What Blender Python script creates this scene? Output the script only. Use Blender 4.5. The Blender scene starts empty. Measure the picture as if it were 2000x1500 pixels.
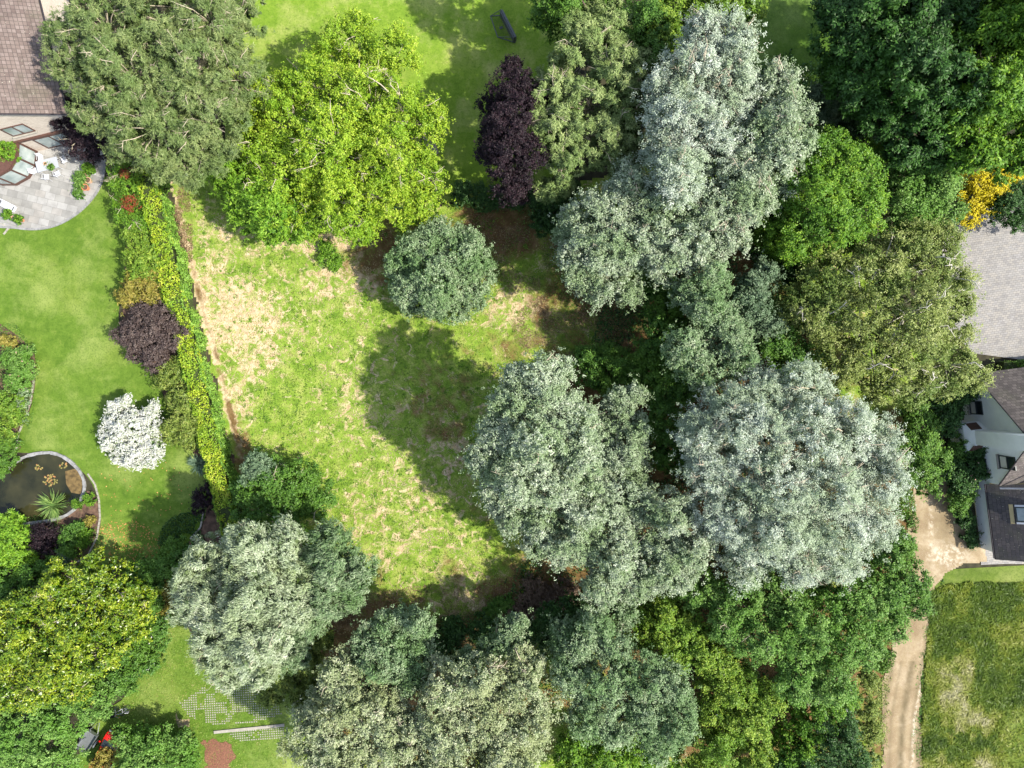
import bpy, bmesh, math, random
import numpy as np
from mathutils import Vector, Matrix
from mathutils.geometry import tessellate_polygon
R = math.radians
C = bpy.context.scene
COL = C.collection

# ------------------------------------------------------------ camera, sky, sun, exposure
H = 63.0
cam = bpy.data.cameras.new('camera'); cam.lens = 24; cam.sensor_width = 36; cam.clip_end = 2000
co = bpy.data.objects.new('camera', cam); COL.objects.link(co); co.location = (0, 0, H); C.camera = co
SUN_EL, SUN_DIR = 47.0, Vector((0.96, -0.28))
az = math.atan2(SUN_DIR.x, SUN_DIR.y)            # clockwise from +Y
w = bpy.data.worlds.new('World'); C.world = w; w.use_nodes = True
nt = w.node_tree; sky = nt.nodes.new('ShaderNodeTexSky'); sky.sky_type = 'NISHITA'; sky.sun_disc = False
sky.sun_elevation = R(SUN_EL); sky.sun_rotation = az
hs = nt.nodes.new('ShaderNodeHueSaturation'); hs.inputs['Saturation'].default_value = 0.72; nt.links.new(sky.outputs[0], hs.inputs['Color'])
nt.links.new(hs.outputs[0], nt.nodes['Background'].inputs[0]); nt.nodes['Background'].inputs[1].default_value = 0.15
sl = bpy.data.lights.new('sun', 'SUN'); sl.energy = 4.1; sl.angle = R(0.6); sl.color = (1.0, 0.94, 0.82)
so = bpy.data.objects.new('sun', sl); COL.objects.link(so); so.location = (40, -12, 60)
d = Vector((SUN_DIR.x*math.cos(R(SUN_EL)), SUN_DIR.y*math.cos(R(SUN_EL)), math.sin(R(SUN_EL))))
so.rotation_euler = d.to_track_quat('Z', 'Y').to_euler()
C.view_settings.view_transform = 'Standard'; C.view_settings.look = 'None'; C.view_settings.exposure = 1.08
C.cycles.max_bounces = 6; C.cycles.diffuse_bounces = 3; C.cycles.transmission_bounces = 3; C.cycles.glossy_bounces = 2
C.cycles.transparent_max_bounces = 6

rng = np.random.default_rng(7)
random.seed(7)
K = 0.75/1000
def P(px, py, h=0.0):
    """photo pixel (of 2000 x 1500) seen at height h -> world point"""
    return Vector(((px-1000)*K*(H-h), -(py-750)*K*(H-h), h))

# ------------------------------------------------------------ value noise (for placing)
_T = rng.random((256, 256))
def vnoise(x, y, s=1.0, o=0):
    x = np.asarray(x)/s+37.3*o+500; y = np.asarray(y)/s+91.7*o+500
    xi = np.floor(x).astype(int); yi = np.floor(y).astype(int); fx = x-xi; fy = y-yi
    fx = fx*fx*(3-2*fx); fy = fy*fy*(3-2*fy); t = lambda a, b: _T[a % 256, b % 256]
    return (t(xi, yi)*(1-fx)+t(xi+1, yi)*fx)*(1-fy)+(t(xi, yi+1)*(1-fx)+t(xi+1, yi+1)*fx)*fy

# ------------------------------------------------------------ object helpers
def empty(name, loc, rz=0.0):
    o = bpy.data.objects.new(name, None); COL.objects.link(o); o.location = loc; o.rotation_euler = (0, 0, rz)
    o.empty_display_size = 0.3
    return o
def tag(o, label=None, cat=None, group=None, kind=None):
    if label: o['label'] = label
    if cat: o['category'] = cat
    if group: o['group'] = group
    if kind: o['kind'] = kind
    return o
def link(name, me, parent=None):
    o = bpy.data.objects.new(name, me); COL.objects.link(o)
    if parent: o.parent = parent
    return o
class MB:
    """collects faces; build() links them as one mesh object. Coordinates local to the parent."""
    def __init__(s): s.v = []; s.f = []; s.uv = []
    def face(s, pts, uv=None):
        n = len(s.v); s.v += [tuple(p) for p in pts]; s.f.append(tuple(range(n, n+len(pts))))
        s.uv += uv if uv else [(0, 0)]*len(pts)
    def box(s, c, size, rz=0.0, rx=0.0, ry=0.0):
        m = Matrix.Translation(Vector(c)) @ Matrix.Rotation(rz, 4, 'Z') @ Matrix.Rotation(ry, 4, 'Y') @ Matrix.Rotation(rx, 4, 'X')
        x, y, z = [q/2 for q in size]
        p = [m @ Vector(q) for q in ((-x,-y,-z),(x,-y,-z),(x,y,-z),(-x,y,-z),(-x,-y,z),(x,-y,z),(x,y,z),(-x,y,z))]
        for f in ((3,2,1,0),(4,5,6,7),(0,1,5,4),(1,2,6,5),(2,3,7,6),(3,0,4,7)): s.face([p[i] for i in f])
    def tube(s, pts, rad, n=6):
        pts = [Vector(p) for p in pts]
        if not hasattr(rad, '__len__'): rad = [rad]*len(pts)
        base = len(s.v); ref = None
        for i, p in enumerate(pts):
            t = (pts[min(i+1, len(pts)-1)]-pts[max(i-1, 0)]).normalized()
            if ref is None: ref = t.orthogonal().normalized()
            ref = (ref-t*ref.dot(t)).normalized(); b = t.cross(ref)
            for k in range(n):
                a = 2*math.pi*k/n; s.v.append(tuple(p+(ref*math.cos(a)+b*math.sin(a))*rad[i]))
        for i in range(len(pts)-1):
            for k in range(n):
                a = base+i*n+k; b2 = base+i*n+(k+1) % n
                s.f.append((a, b2, b2+n, a+n)); s.uv += [(0, 0)]*4
        s.f.append(tuple(base+k for k in range(n))[::-1]); s.uv += [(0, 0)]*n
        s.f.append(tuple(base+(len(pts)-1)*n+k for k in range(n))); s.uv += [(0, 0)]*n
    def lathe(s, prof, c=(0, 0, 0), n=20):
        base = len(s.v); c = Vector(c)
        for r, z in prof:
            for k in range(n):
                a = 2*math.pi*k/n; s.v.append((c.x+r*math.cos(a), c.y+r*math.sin(a), c.z+z))
        for i in range(len(prof)-1):
            for k in range(n):
                a = base+i*n+k; b = base+i*n+(k+1) % n; s.f.append((a, b, b+n, a+n)); s.uv += [(0, 0)]*4
    def prism(s, poly, z0, z1, top=True, bottom=False):
        """poly: list of (x, y) counter-clockwise"""
        n = len(poly)
        for i in range(n):
            a, b = poly[i], poly[(i+1) % n]
            s.face([(a[0], a[1], z0), (b[0], b[1], z0), (b[0], b[1], z1), (a[0], a[1], z1)])
        if top: s.face([(p[0], p[1], z1) for p in poly])
        if bottom: s.face([(p[0], p[1], z0) for p in poly][::-1])
    def build(s, name, mat, parent=None, smooth=False, bevel=0):
        me = bpy.data.meshes.new(name); me.from_pydata(s.v, [], s.f)
        ul = me.uv_layers.new(name='UVMap'); ul.data.foreach_set('uv', np.array(s.uv, dtype=np.float32).ravel())
        if mat: me.materials.append(mat)
        if smooth: me.polygons.foreach_set('use_smooth', [True]*len(me.polygons))
        me.update(); o = link(name, me, parent)
        if bevel:
            m = o.modifiers.new('bevel', 'BEVEL'); m.width = bevel; m.segments = 2; m.limit_method = 'ANGLE'
        return o

# ------------------------------------------------------------ materials
def newmat(name):
    m = bpy.data.materials.new(name); m.use_nodes = True; t = m.node_tree
    return m, t, t.nodes['Principled BSDF']
def N(t, typ, **kw):
    n = t.nodes.new(typ)
    for k, v in kw.items():
        if isinstance(k, str) and hasattr(n, k): setattr(n, k, v)
    return n
def ramp(t, fac, stops):
    r = t.nodes.new('ShaderNodeValToRGB'); e = r.color_ramp.elements
    while len(e) < len(stops): e.new(0.5)
    for el, (p, c) in zip(e, stops): el.position = p; el.color = (*c, 1)
    if fac is not None: t.links.new(fac, r.inputs[0])
    return r.outputs[0]
def noise(t, scale, detail=3, rough=0.55, vec=None, dist=0.0):
    n = t.nodes.new('ShaderNodeTexNoise'); n.inputs['Scale'].default_value = scale; n.inputs['Detail'].default_value = detail
    n.inputs['Roughness'].default_value = rough; n.inputs['Distortion'].default_value = dist
    if vec is not None: t.links.new(vec, n.inputs['Vector'])
    return n.outputs[0]
def coord(t): return t.nodes.new('ShaderNodeNewGeometry').outputs['Position']
def mixc(t, f, a, b, mode='MIX'):
    n = t.nodes.new('ShaderNodeMix'); n.data_type = 'RGBA'; n.blend_type = mode
    for s, v in ((n.inputs[0], f), (n.inputs[6], a), (n.inputs[7], b)):
        if isinstance(v, bpy.types.NodeSocket): t.links.new(v, s)
        else: s.default_value = v if not isinstance(v, tuple) else (*v, 1)
    return n.outputs[2]
def math_(t, op, a, b=None, c=None, clamp=False):
    n = t.nodes.new('ShaderNodeMath'); n.operation = op; n.use_clamp = clamp
    for s, v in zip(n.inputs, (a, b, c)):
        if v is None: continue
        if isinstance(v, bpy.types.NodeSocket): t.links.new(v, s)
        else: s.default_value = v
    return n.outputs[0]
def bump(t, bsdf, h, strength=0.5, dist=0.05):
    b = t.nodes.new('ShaderNodeBump'); b.inputs['Strength'].default_value = strength; b.inputs['Distance'].default_value = dist
    t.links.new(h, b.inputs['Height']); t.links.new(b.outputs[0], bsdf.inputs['Normal'])
def plain(name, col, rough=0.6, metal=0.0, var=0.12, scale=3.0, spec=0.4):
    m, t, b = newmat(name); p = coord(t)
    lo = tuple(c*(1-var) for c in col); hi = tuple(min(1, c*(1+var)) for c in col)
    t.links.new(ramp(t, noise(t, scale, 4, vec=p), [(0.3, lo), (0.7, hi)]), b.inputs['Base Color'])
    b.inputs['Roughness'].default_value = rough; b.inputs['Metallic'].default_value = metal
    b.inputs['Specular IOR Level'].default_value = spec
    return m
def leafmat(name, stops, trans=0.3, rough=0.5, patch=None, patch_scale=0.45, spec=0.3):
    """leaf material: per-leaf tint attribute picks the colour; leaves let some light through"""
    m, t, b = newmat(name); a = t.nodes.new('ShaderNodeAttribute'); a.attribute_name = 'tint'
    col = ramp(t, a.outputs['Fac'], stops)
    if patch:
        f = ramp(t, noise(t, patch_scale, 2, vec=coord(t)), [(0.45, (0, 0, 0)), (0.62, (1, 1, 1))])
        col = mixc(t, f, col, mixc(t, 0.6, col, patch))
    t.links.new(col, b.inputs['Base Color']); b.inputs['Roughness'].default_value = rough
    b.inputs['Specular IOR Level'].default_value = spec
    tr = t.nodes.new('ShaderNodeBsdfTranslucent'); t.links.new(col, tr.inputs[0])
    mx = t.nodes.new('ShaderNodeMixShader'); mx.inputs[0].default_value = trans
    t.links.new(b.outputs[0], mx.inputs[1]); t.links.new(tr.outputs[0], mx.inputs[2])
    t.links.new(mx.outputs[0], t.nodes['Material Output'].inputs[0])
    return m

# ------------------------------------------------------------ foliage
def unit(a): return a/np.maximum(np.linalg.norm(a, axis=1, keepdims=True), 1e-9)
def rdir(n, zmin=-1.0):
    z = rng.uniform(zmin, 1, n); a = rng.uniform(0, 2*np.pi, n); r = np.sqrt(np.maximum(0, 1-z*z))
    return np.stack([r*np.cos(a), r*np.sin(a), z], 1)
def leafmesh(name, c, nrm, t, L, W, tint, mat, parent=None, fold=0.3, kind='rhomb'):
    n = len(c)
    nrm = unit(nrm); t = unit(t-nrm*np.sum(t*nrm, 1, keepdims=True)); b = np.cross(nrm, t)
    L = np.broadcast_to(np.asarray(L, float), (n,))[:, None]; W = np.broadcast_to(np.asarray(W, float), (n,))[:, None]
    v = np.empty((n, 4, 3), np.float32)
    v[:, 0] = c-t*L; v[:, 2] = c+t*L-nrm*L*0.25
    v[:, 1] = c+b*W+nrm*W*fold; v[:, 3] = c-b*W+nrm*W*fold
    me = bpy.data.meshes.new(name); me.vertices.add(n*4); me.vertices.foreach_set('co', v.ravel())
    me.loops.add(n*4); me.loops.foreach_set('vertex_index', np.arange(n*4, dtype=np.int32))
    me.polygons.add(n); me.polygons.foreach_set('loop_start', np.arange(0, n*4, 4, dtype=np.int32))
    at = me.attributes.new('tint', 'FLOAT', 'FACE'); at.data.foreach_set('value', np.clip(tint, 0, 1).astype(np.float32))
    me.materials.append(mat); me.update(calc_edges=True)
    return link(name, me, parent)

ST = dict(   # sub: billow radius, puff: twig cluster radius, L/W: leaf half sizes, dens: leaves per m2 of billow skin
 poplar =dict(sub=1.0, puff=0.25, L=.070, W=.040, dens=115, zf=1.75, rad=.8, sprig=1.0, rs=.88),
 poplar_fine=dict(comb=.5, sub=1.0, puff=0.28, L=.062, W=.030, dens=150, zf=1.75, rad=.9, sprig=1.2, rs=.88),
 willow =dict(comb=1.6, sub=1.1, puff=0.30, L=.125, W=.026, dens=105, zf=1.6, rad=.7, rs=.9),
 broad  =dict(sub=.9, puff=0.26, L=.080, W=.050, dens=92, zf=1.3, rad=.4, rs=.92),
 dense  =dict(sub=.8, puff=0.23, L=.072, W=.044, dens=105, zf=1.15, rad=.4),
 chest  =dict(sub=1.0, puff=0.34, L=.14, W=.055, dens=60, zf=1.3, rad=1.0),
 loose  =dict(sub=.95, puff=0.26, L=.08, W=.042, dens=74, zf=1.25, rad=.4, fill=.8, rs=1.0, sprig=.9),
 pine   =dict(sub=.85, puff=0.22, L=.12, W=.020, dens=170, zf=1.3, rad=2.0, fill=.62, sprig=.5, zb=1.0, r0=.85, rs=.92),
 tuft   =dict(sub=1.05, puff=0.24, L=.12, W=.022, dens=210, zf=1.3, rad=2.4, fill=.5, sprig=.1, zb=1.0, r0=.9, rs=.92),
 cypress=dict(sub=.8, puff=0.25, L=.14, W=.034, dens=84, zf=1.2, rad=1.4, sprig=.8),
 birch  =dict(sub=.9, puff=0.28, L=.080, W=.038, dens=88, zf=1.1, rad=.3, fill=.9, sprig=1.0),
 shrub  =dict(sub=.5, puff=0.17, L=.060, W=.040, dens=130, zf=.9, rad=.4),
 big    =dict(sub=.8, puff=0.27, L=.12, W=.042, dens=60, zf=1.0, rad=.8, sprig=.8, fill=.8, rs=.93),
 tiny   =dict(sub=.28, puff=0.10, L=.045, W=.03, dens=200, zf=.9, rad=.5),
)
DENS = 1.0
def lobes_world(lobes, zf, rs=1.0):
    out = []
    for l in lobes:
        px, py, r, h = l[:4]; h = h+(rng.uniform(-.07, .07)*h if h > 4.5 else 0); rm = r*K*(H-h)*rs; rz = min(rm*zf, h*0.48); zc = h-rz
        p = P(px, py, h-rz*0.55); out.append((p.x, p.y, zc, rm, rm, rz))
    return np.array(out)
def crown_pts(LW, st, seed=0):
    """boughs bulge from the crown, billows on the boughs, twig clusters on the billows, leaves in the clusters"""
    B = []
    for i, (x, y, z, a, b, c) in enumerate(LW):
        rb = max(min(.46*a, 1.35), .3*a, .12); n = max(6, int(2.1*(a*a+a*c)/(rb*rb)))
        d_ = rdir(n, -0.4); f = rng.uniform(.62, 1.0, n); ra = rb*rng.uniform(.7, 1.2, n)
        pos = np.stack([x+d_[:, 0]*(a-rb*.75)*f, y+d_[:, 1]*(a-rb*.75)*f, z+d_[:, 2]*(c-rb*.6)*f], 1)
        keep = np.ones(n, bool)
        for j, (x2, y2, z2, a2, b2, c2) in enumerate(LW):
            if j != i: keep &= ((pos[:, 0]-x2)/a2)**2+((pos[:, 1]-y2)/b2)**2+((pos[:, 2]-z2)/c2)**2 > 0.30
        B.append(np.column_stack([pos, ra])[keep])
    B = np.concatenate(B); sb = st['sub']*.62
    sr = np.minimum(sb, B[:, 3]*.55); n = np.maximum(4, (2.0*B[:, 3]**2/sr**2*st.get('fill', 1)).astype(int)); ix = np.repeat(np.arange(len(B)), n)
    d_ = rdir(len(ix), -0.35); q = B[ix]; zs = st.get('zb', 1.25)
    pos = q[:, :3]+d_*np.array([1, 1, zs])*(q[:, 3]*rng.uniform(st.get('r0', .62), 1.08, len(ix)))[:, None]
    # drop billows buried inside a neighbouring bough
    keep = np.ones(len(pos), bool)
    for k in range(0, len(pos), 4000):
        dd = np.linalg.norm(pos[k:k+4000, None, :]-B[None, :, :3], axis=2)/B[None, :, 3]; keep[k:k+4000] = (dd < .60).sum(1) < 1
    S = np.column_stack([pos, sr[ix]*rng.uniform(.6, 1.3, len(ix))])[keep]; ds = d_[keep]; bi = ix[keep]
    cnt = np.maximum(2, (1.5*math.pi*S[:, 3]**2/(st['puff']**2*1.9)).astype(int))
    idx = np.repeat(np.arange(len(S)), cnt); d2 = unit(rdir(len(idx), -0.45)+ds[idx]*.7)
    pr = S[idx, 3]; pc = S[idx, :3]+d2*(pr*rng.uniform(0.5, 1.15, len(idx)))[:, None]
    sc = np.where(rng.random(len(idx)) < .18, rng.uniform(.3, .9, len(idx)), 0)*st.get('sprig', .45); pc += d2*sc[:, None]
    per = max(3, int(st['dens']*DENS*st['puff']**2*2.4))
    k = rng.poisson(per*np.where(sc > 0, .6, 1)); pi = np.repeat(np.arange(len(idx)), k); n = len(pi)
    off = rdir(n)*(rng.random(n)**.5)[:, None]*st['puff']*rng.uniform(.6, 1.3, len(idx))[pi][:, None]
    c = pc[pi]+off; out = d2[pi]
    tint = 0.12*rng.random(len(B))[bi][idx][pi]+0.2*rng.random(len(S))[idx][pi]+0.22*rng.random(len(idx))[pi]+0.46*rng.random(n)
    return S, c, out, unit(off+1e-6), tint
def crown(parent, lobes, style, mat, name='crown', base=None, dark=None, orient=0.6):
    st = ST[style]; LW = lobes_world(lobes, st['zf'], st.get('rs', .95))
    S, c, out, ro, tint = crown_pts(LW, st)
    n = len(c); base = np.array(base if base is not None else (0, 0, 0))
    nrm = out*0.5+rdir(n)*orient*1.1+np.array([.12, -.03, 0.6])
    t = rdir(n)+(ro+out*.6)*st['rad']*1.5
    if st.get('comb'): g_ = 2.2+2.6*vnoise(c[:, 0], c[:, 1], 2.6, 3); t = t+np.stack([np.cos(g_), np.sin(g_), 0*g_], 1)*st['comb']
    sz = rng.uniform(.7, 1.3, n)
    # inner, larger and sparser leaves close the crown
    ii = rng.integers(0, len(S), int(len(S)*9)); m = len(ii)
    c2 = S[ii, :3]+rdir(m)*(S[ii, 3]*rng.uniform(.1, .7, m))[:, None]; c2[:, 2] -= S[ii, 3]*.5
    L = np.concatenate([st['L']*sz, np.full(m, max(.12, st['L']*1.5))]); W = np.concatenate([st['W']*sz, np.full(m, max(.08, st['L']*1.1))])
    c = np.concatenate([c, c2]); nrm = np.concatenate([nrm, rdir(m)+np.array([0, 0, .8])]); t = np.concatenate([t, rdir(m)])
    tint = np.concatenate([tint, rng.random(m)*0.25])  # low tint puts the shade of the crown's valleys into the inner leaves
    keep = c[:, 2] > 0.04; c, nrm, t, L, W, tint = c[keep], nrm[keep], t[keep], L[keep], W[keep], tint[keep]
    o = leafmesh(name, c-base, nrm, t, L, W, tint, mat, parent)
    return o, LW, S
LEAVES = 0
def tree(name, cat, label, style, lobes, mat, bark='bark', group=None, twigs=0, twig_mat=None, girth=None, extra=None, orient=0.6):
    st = ST[style]; LW = lobes_world(lobes, st['zf'])
    bx, by = LW[:, 0].mean(), LW[:, 1].mean(); top = (LW[:, 2]+LW[:, 5]).max()
    root = empty(name, (bx, by, 0)); tag(root, label, cat, group)
    o, LW, S = crown(root, lobes, style, MAT[mat], base=(bx, by, 0), orient=orient)
    g = girth or max(0.05, top*0.019)
    zt = max(top*0.6, LW[:, 2].mean())
    m = MB(); k = 6; bend = rng.normal(0, 0.02*top, (2,))
    m.tube([(bend[0]*math.sin(i/k*3), bend[1]*math.sin(i/k*2.4), zt*i/k) for i in range(k+1)], [g*(1.35 if i == 0 else 1-0.62*i/k) for i in range(k+1)], 8)
    m.build('trunk', MAT[bark], root, smooth=True)
    if top > 2.2:
        m = MB(); ends = []
        for (x, y, z, a, b, c) in LW:
            e = Vector((x-bx, y-by, z)); s = Vector((0, 0, min(zt*.95, max(0.3*top, z-(e.xy.length)*0.9))))
            q = s.lerp(e, .5)+Vector((rng.normal(0, .15), rng.normal(0, .15), .2))
            m.tube([s, q, e], [g*.5, g*.36, g*.2], 6); ends.append((e, s))
            near = S[np.linalg.norm(S[:, :3]-np.array([x, y, z]), axis=1) < max(a, c)*1.15]
            rng.shuffle(near)
            for sp in near[:7]:
                f = Vector((sp[0]-bx, sp[1]-by, sp[2])); mid = e.lerp(f, .5)+Vector((0, 0, .1))
                m.tube([e, mid, f], [g*.18, g*.12, g*.06], 4)
        if twigs:                                                   # thin bare boughs that show between the leaves
            up = S[S[:, 2]+S[:, 3] > np.median(S[:, 2])]
            for sp in up[rng.integers(0, len(up), twigs)]:
                c0 = Vector((sp[0]-bx, sp[1]-by, sp[2])); e = min(ends, key=lambda q: (q[0]-c0).length)[0]; dd = Vector(rdir(1, .25)[0]); r_ = sp[3]
                out = (c0-e); out.z *= .3; out = out.normalized() if out.length > .01 else Vector((1, 0, 0)); side = Vector((-out.y, out.x, 0))*rng.choice([-1, 1])
                tw = 1.25 if style == 'loose' else 1.6 if style == 'birch' else 1.35 if 'pop' in style else 1.0; p0 = c0-out*.6+Z_*r_*.35*tw; p1 = c0+dd*r_*.5+side*.15+Z_*r_*.7*tw; p2 = c0+out*rng.uniform(.35, .9)+Z_*(r_*.9*tw)+side*rng.uniform(-.3, .6)
                m.tube([e, p0, p1, p2], [.05, .034*tw, .026*tw, .009], 5)
                for _ in range(4):
                    s = p0.lerp(p1, rng.uniform(.4, 1)) if rng.random() < .5 else p1.lerp(p2, rng.uniform(0, .7))
                    v1 = s+(out*.5+Vector(rng.normal(0, .5, 3))).normalized()*rng.uniform(.2, .45); m.tube([s, v1, v1+(out*.6+Vector(rng.normal(0, .5, 3))).normalized()*.3], [.018*tw, .013*tw, .005], 3)
        m.build('limbs', MAT[(twig_mat or 'pale_bark') if twigs else bark], root, smooth=True)
    if extra: extra(root, S, (bx, by))
    return root
def blossoms(mat, per, size, name='blossoms', top=0.0, flat=.5):
    def f(root, S, b):
        i = rng.integers(0, len(S), per); i = i[S[i, 2] >= np.quantile(S[:, 2], top)]
        cl = S[i, :3]+rdir(len(i), 0.0)*(S[i, 3]*1.12)[:, None]; k = np.repeat(np.arange(len(cl)), 6); n = len(k)
        c = cl[k]+rng.normal(0, size*.6, (n, 3)); leafmesh(name, c-np.array([b[0], b[1], 0]), rdir(n, 0)+np.array([0, 0, flat]), rdir(n), size, size*.8, rng.random(n), MAT[mat], root)
    return f

MAT = {}
Z_ = Vector((0, 0, 1))
MAT['bark'] = plain('bark', (.11, .085, .06), .9, scale=8, var=.4)
MAT['pale_bark'] = plain('pale_bark', (.44, .38, .28), .85, scale=8, var=.25)
MAT['birch_bark'] = plain('birch_bark', (.58, .54, .46), .8, scale=6, var=.25)
MAT['poplar_bark'] = plain('poplar_bark', (.24, .22, .17), .85, scale=6, var=.3)
def lm(n, stops, **k): MAT[n] = leafmat(n, stops, **k)
lm('silver', [(0.08, (.07, .115, .045)), (.35, (.20, .27, .145)), (.66, (.37, .435, .30)), (.92, (.62, .65, .52))], trans=.18, patch=(.15, .24, .08), patch_scale=.35)
lm('silver_white', [(0.08, (.09, .14, .065)), (.32, (.27, .34, .23)), (.60, (.45, .515, .41)), (.90, (.70, .73, .65))], trans=.18, patch=(.26, .35, .18), patch_scale=.3)
lm('silver_green', [(0.08, (.05, .10, .03)), (.40, (.145, .23, .10)), (.72, (.30, .385, .22)), (.94, (.53, .58, .40))], trans=.2, patch=(.10, .20, .05), patch_scale=.35)
lm('silver_tan', [(0.08, (.075, .12, .035)), (.36, (.22, .285, .13)), (.66, (.41, .455, .27)), (.92, (.63, .62, .45))], trans=.18, patch=(.24, .28, .11), patch_scale=.35)
lm('willow_pale', [(0.08, (.09, .14, .045)), (.36, (.26, .335, .18)), (.66, (.43, .50, .33)), (.92, (.65, .68, .52))], trans=.2, patch=(.27, .34, .15), patch_scale=.3)
lm('grey_green', [(0.1, (.04, .085, .03)), (.5, (.12, .19, .10)), (.9, (.25, .34, .20))], trans=.22)
lm('pine', [(0.1, (.05, .085, .02)), (.5, (.145, .20, .06)), (.9, (.31, .36, .135))], trans=.12, patch=(.10, .165, .04))
lm('pine_bright', [(0.1, (.07, .12, .025)), (.5, (.21, .29, .09)), (.9, (.42, .49, .20))], trans=.12, patch=(.15, .24, .06))
lm('lime', [(0.1, (.05, .13, .006)), (.35, (.19, .33, .015)), (.7, (.40, .53, .04)), (.95, (.62, .66, .14))], trans=.35, patch=(.18, .34, .02), patch_scale=.3)
lm('lime_cypress', [(0.1, (.05, .14, .010)), (.5, (.18, .36, .022)), (.9, (.36, .54, .06))], trans=.28)
lm('copper', [(0.1, (.006, .004, .006)), (.5, (.017, .010, .014)), (.85, (.04, .020, .026)), (1, (.10, .06, .065))], trans=.12, rough=.55, spec=.2)
lm('smoke_purple', [(0.1, (.03, .02, .02)), (.5, (.085, .06, .055)), (.9, (.17, .13, .11))], trans=.15)
lm('olive', [(0.1, (.055, .085, .012)), (.42, (.17, .23, .04)), (.82, (.41, .45, .16))], trans=.25, patch=(.08, .16, .02), patch_scale=.35)
lm('shade_green', [(0.1, (.014, .045, .008)), (.5, (.035, .10, .016)), (.9, (.07, .17, .03))], trans=.2, patch=(.055, .15, .012), patch_scale=.16)  # foliage darkened for the upper right tree, shade put into its colour
lm('fresh_green', [(0.1, (.04, .11, .008)), (.5, (.12, .26, .018)), (.85, (.27, .43, .035)), (1, (.45, .54, .07))], trans=.3, patch=(.08, .20, .02), patch_scale=.3)
lm('mid_green', [(0.1, (.03, .085, .012)), (.5, (.08, .19, .025)), (.9, (.18, .32, .055))], trans=.28, patch=(.12, .24, .025), patch_scale=.4)
lm('deep_green', [(0.1, (.015, .045, .010)), (.5, (.042, .11, .022)), (.9, (.09, .19, .042))], trans=.25)
lm('soft_green', [(0.1, (.045, .11, .016)), (.5, (.13, .26, .045)), (.9, (.29, .44, .11))], trans=.28, patch=(.10, .24, .02), patch_scale=.3)
lm('bright_green', [(0.1, (.05, .12, .012)), (.5, (.13, .28, .02)), (.9, (.28, .46, .04))], trans=.35)
lm('yellow_green', [(0.1, (.05, .11, .010)), (.5, (.16, .28, .025)), (.9, (.38, .48, .07))], trans=.3, patch=(.11, .24, .02), patch_scale=.4)
lm('yellow', [(0.1, (.26, .22, .01)), (.5, (.60, .50, .012)), (.9, (.85, .74, .03))], trans=.25)
lm('hedge_yellow', [(0.08, (.11, .21, .012)), (.4, (.28, .41, .015)), (.75, (.50, .58, .05)), (1, (.66, .62, .14))], trans=.3, patch=(.20, .37, .03), patch_scale=.5)
lm('hedge_green', [(0.1, (.06, .15, .02)), (.5, (.17, .33, .04)), (.9, (.34, .52, .09))], trans=.3)
lm('laurel', [(0.1, (.04, .10, .012)), (.5, (.10, .22, .025)), (.85, (.19, .33, .05)), (1, (.5, .45, .05))], trans=.25)
lm('magnolia', [(0.1, (.03, .08, .006)), (.32, (.09, .18, .008)), (.65, (.32, .41, .015)), (1, (.64, .60, .12))], trans=.25, rough=.35, spec=.5, patch=(.07, .16, .01), patch_scale=.5)
lm('juniper', [(0.1, (.05, .09, .012)), (.5, (.16, .23, .035)), (.9, (.34, .38, .09))], trans=.2)
lm('orange_shrub', [(0.1, (.12, .12, .02)), (.5, (.27, .25, .04)), (.9, (.46, .34, .10))], trans=.25)
lm('red_leaf', [(0.1, (.06, .10, .01)), (.35, (.12, .12, .02)), (.5, (.22, .04, .015)), (.9, (.42, .09, .05))], trans=.3)
lm('blue_grass', [(0.1, (.05, .10, .06)), (.9, (.16, .24, .15))], trans=.25)
lm('white_petal', [(0.0, (.08, .15, .03)), (.2, (.10, .18, .04)), (.27, (.40, .44, .30)), (.5, (.54, .55, .50)), (.95, (.66, .67, .66))], trans=.12)
lm('pink_petal', [(0.05, (.60, .30, .26)), (.9, (.80, .58, .52))], trans=.25)
lm('dead_twig', [(0.05, (.06, .04, .025)), (.9, (.22, .15, .10))], trans=.05)
lm('fallen', [(0.05, (.34, .14, .04)), (.9, (.62, .34, .12))], trans=.2)
lm('grass_blades', [(0.0, (.06, .13, .015)), (.42, (.17, .27, .03)), (.6, (.36, .38, .10)), (.8, (.52, .44, .25)), (1, (.62, .50, .33))], trans=.3)
lm('rough_blades', [(0.0, (.045, .09, .008)), (.36, (.11, .18, .014)), (.6, (.22, .27, .03)), (.8, (.36, .37, .12)), (1, (.52, .49, .31))], trans=.3)

# ------------------------------------------------------------ ground sheets
def smooth_poly(pts, k=6, closed=True):
    n = len(pts); out = []
    for i in range(n):
        p0, p1, p2, p3 = [Vector(pts[(i+j) % n]) for j in (-1, 0, 1, 2)]
        for s in range(k):
            u = s/k; out.append(0.5*((2*p1)+(-p0+p2)*u+(2*p0-5*p1+4*p2-p3)*u*u+(-p0+3*p1-3*p2+p3)*u**3))
    return out
def sheet(name, pix, z, mat, smooth=0, thick=0):
    pts = smooth_poly([Vector((*p, 0)) for p in pix], smooth) if smooth else [Vector((*p, 0)) for p in pix]
    wp = [P(p.x, p.y) for p in pts]; wp = [Vector((p.x, p.y, z)) for p in wp]
    tri = tessellate_polygon([wp]); m = MB(); m.v = [tuple(p) for p in wp]
    for t in tri:
        a, b, c = [wp[i] for i in t]
        if (b-a).cross(c-a).z < 0: t = t[::-1]
        m.f.append(tuple(t)); m.uv += [(0, 0)]*3
    o = m.build(name, mat); tag(o, kind='structure'); return o, wp
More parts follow.
